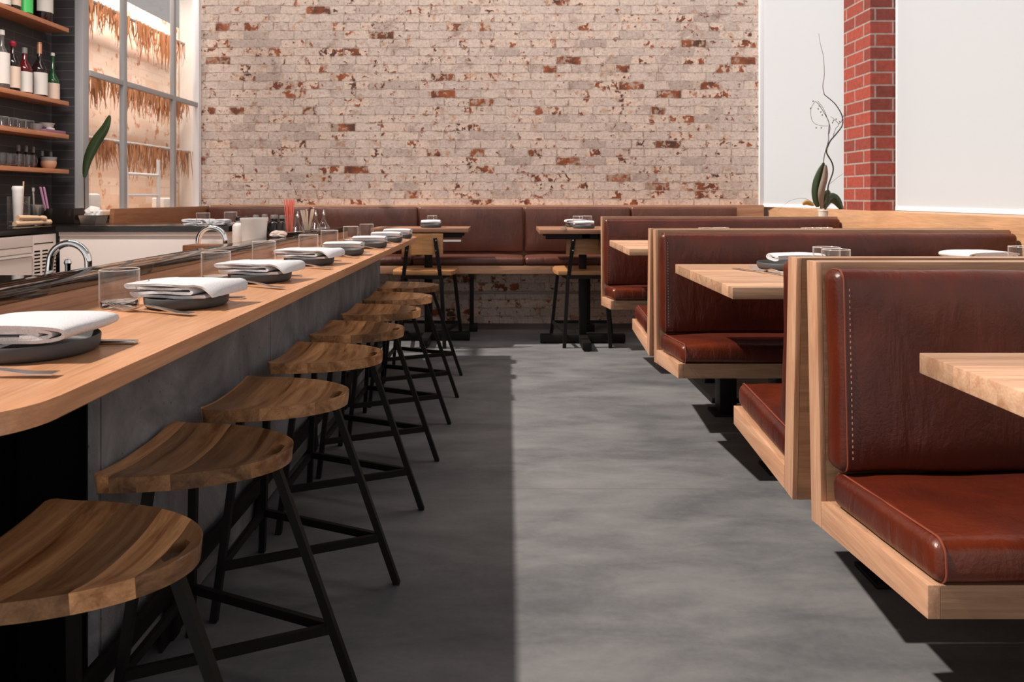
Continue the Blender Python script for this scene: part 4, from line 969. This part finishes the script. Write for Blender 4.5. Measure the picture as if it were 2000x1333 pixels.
# ------------------------------------------------------------------ work surface behind the ledge
WSZ = .800
bm = NB(); box(bm, -1.405, -1.165, 2.45, 4.4, .04, WSZ, .004); tag(finish('work_counter', bm, 'pale_wood'), 'pale wooden work counter behind the stone ledge with jars on it', 'counter')
bm = NB(); box(bm, -1.40, -1.24, 2.95, 3.05, WSZ+.0005, WSZ+.03, .003); tag(finish('cutting_board', bm, 'panel_wood'), 'reddish wooden block below the far chrome faucet', 'cutting board')
def faucet(x, y, ztop, zb, label):
    t = thing('bar_faucet', label, 'faucet', (x, y, zb), 0, 'chrome gooseneck bar faucets'); r = .062; zt = ztop-zb
    pts = [(0, 0, .02), (0, 0, zt-r)] + [(-r+r*math.cos(a), 0, zt-r+r*math.sin(a)) for a in [math.pi*i/16 for i in range(1, 16)]] + [(-2*r-.002, 0, zt-r-.014), (-2*r-.003, 0, zt-r-.03)]
    if zt-r-.05 < .02: pts = pts[:-1]
    bm = NB(); tube(bm, pts, .0115, 14); finish('gooseneck', bm, 'chrome', t, angle=60)
    bm = NB(); lathe(bm, [(0, 0), (.013, 0), (.014, .018), (.0125, .022), (0, .022)], 14, (-2*r-.003, 0, max(.0, zt-r-.048))); finish('aerator', bm, 'steel', t)
    bm = NB(); lathe(bm, [(0, 0), (.020, 0), (.018, .012), (.013, .02), (0, .02)], 16); finish('base', bm, 'chrome', t)
t = thing('bar_sink', 'steel bar sink behind the stone ledge under the near faucet', 'sink', (-1.45, 2.22, 0))
bm = NB(); box(bm, -.20, .26, -.14, .16, .02, .60, .004); finish('cabinet', bm, 'stainless_panel', t)
bm = NB(); box(bm, -.17, .02, -.11, .13, .6003, .602); finish('basin', bm, 'dark_void', t)
d = 1.36*F/(VX-172.5); faucet(-1.36, d, CH-(475.5-HY)*d/F, .602, 'chrome gooseneck faucet nearest the camera behind the stone ledge')
d = 1.30*F/(VX-440); faucet(-1.30, d, CH-(444.5-HY)*d/F, WSZ+.0005, 'chrome gooseneck faucet farther along, by the plastic tub')
bm = NB(); lathe(bm, [(0, .0), (.008, 0), (.008, .225), (.011, .232), (.008, .243), (0, .245)], 12); o = finish('tap_knob', bm, 'chrome'); o.location = (-1.36, 2.12, .602); tag(o, 'small chrome knob peeking over the ledge beside the near faucet', 'knob')
d = 3.325; c0 = P(496.5, 470, d)
t = thing('plastic_tub', 'frosted plastic measuring tub behind the stone ledge', 'tub', (c0.x, d, WSZ+.0005))
h = CH-(426-HY)*d/F-WSZ
lathe_obj('tub', [(0, 0), (.050, 0), (.054, .004), (.061, h-.02), (.0655, h-.012), (.0655, h), (.062, h), (.058, h-.02), (.051, .008), (0, .008)], 'frost_plastic', t)
def jar(px, d, top, r, mat, cap, label, cat='jar', pump=False):
    X = (px-VX)*d/F; h = CH-(top-HY)*d/F-WSZ
    t = thing('condiment_bottle', label, cat, (X, d, WSZ+.0005), 0, 'bottles and jars behind the stone ledge')
    lathe_obj('body', [(0, 0), (r*.95, 0), (r, .004), (r, h*.66), (r*.85, h*.74), (r*.42, h*.80), (r*.42, h*.86), (0, h*.86)], mat, t, 18)
    lathe_obj('cap', [(0, h*.862), (r*.55, h*.862), (r*.55, h*.97), (r*.45, h), (0, h)], cap, t, 14); return t
jar(467, 3.36, 424, .031, 'white_plastic', 'black_gloss', 'white bottle with a black cap left of the plastic tub')
jar(482, 3.50, 423, .026, 'white_plastic', 'black_gloss', 'white bottle hidden behind the left rim of the plastic tub')
for px, d, top, r, lb in ((500, 3.62, 420, .028, 'dark jar behind the middle of the plastic tub'), (517, 3.70, 419, .028, 'dark jar behind the right rim of the plastic tub'), (536, 3.60, 420, .036, 'dark syrup jar right of the plastic tub, nearest of the row'), (551, 3.76, 421, .028, 'dark syrup jar beside the jar of red straws')):
    jar(px, d, top, r, 'black_gloss', 'grey_cap', lb)
bm = NB(); bmesh.ops.create_icosphere(bm, subdivisions=3, radius=1)
for v in bm.verts: e = 1+.35*noise.noise(v.co*2.2+Vector((3, 1, 0))); v.co = Vector((v.co.x*.040*e, v.co.y*.035*e, max(0, .010+v.co.z*.020*e)))
o = finish('bar_towel', bm, 'towel'); o.location = (-1.108, 3.31, .8455); tag(o, 'crumpled pale towel in front of the dark syrup jars', 'towel')
t = thing('round_tray', 'round dark tray on the ledge under the jar of red straws', 'tray', (-1.105, 3.52, .8455))
lathe_obj('tray', [(0, 0), (.058, 0), (.060, .010), (.057, .010), (.055, .004), (0, .004)], 'stone_dark', t)
sx, sy, sz = -1.118, 3.52, .8502
o = lathe_obj('straw_jar', [(0, 0), (.024, 0), (.0255, .003), (.0265, .095), (.0255, .095), (.0245, .006), (0, .006)], 'glass'); o.location = (sx, sy, sz); tag(o, 'clear jar full of red straws on the round tray', 'jar')
for i in range(13):
    a = 2*math.pi*i/13*3.1; r_ = .004+.016*((i*7) % 5)/4; bm = NB()
    tube(bm, [(r_*math.cos(a)*.8, r_*math.sin(a)*.8, 0), (r_*math.cos(a)*1.45+R.uniform(-.006, .006), r_*math.sin(a)*1.3, R.uniform(.158, .172))], .0025, 6)
    o = finish('drinking_straw', bm, 'straw_red'); o.location = (sx, sy, sz+.007); tag(o, 'red drinking straw standing in the clear jar on the ledge', 'straw', 'red straws in the jar')
t0 = (-1.105, 3.78, .8455)
o = lathe_obj('stick_glass', [(0, 0), (.022, 0), (.025, .004), (.030, .055), (.029, .055), (.023, .008), (0, .006)], 'glass'); o.location = t0; tag(o, 'small glass holding pale wooden stirrers on the ledge', 'glass')
for i in range(9):
    a = i*2.4; bm = NB(); bar(bm, (.010*math.cos(a), .010*math.sin(a), 0), (.034*math.cos(a), .028*math.sin(a), .105+.006*(i % 3)), .009, .0022)
    o = finish('stirrer', bm, 'label_cream', smooth=False); o.location = (t0[0], t0[1], t0[2]+.008); tag(o, 'pale flat wooden stirrer fanned out in the small glass', 'stirrer', 'stirrers in the glass')
def cruet(x, y, label):
    t = thing('oil_cruet', label, 'cruet', (x, y, .8455), 0, 'oil cruets on the ledge')
    lathe_obj('body', [(0, 0), (.036, 0), (.038, .004), (.016, .040), (.0095, .056), (.009, .082), (.0075, .082), (.0075, .056), (.014, .040), (.034, .008), (0, .006)], 'glass', t)
    lathe_obj('pourer', [(0, .082), (.010, .082), (.010, .092), (.005, .097), (.003, .115), (0, .116)], 'steel', t, 12); return t
cruet(-1.112, 4.14, 'clear oil cruet with steel pourer on the ledge, right of the stirrers')
cruet(-1.112, 3.97, 'clear oil cruet with steel pourer on the ledge, behind the stirrers')
cruet(-1.122, 3.66, 'clear oil cruet with steel pourer on the ledge between straws and stirrers')
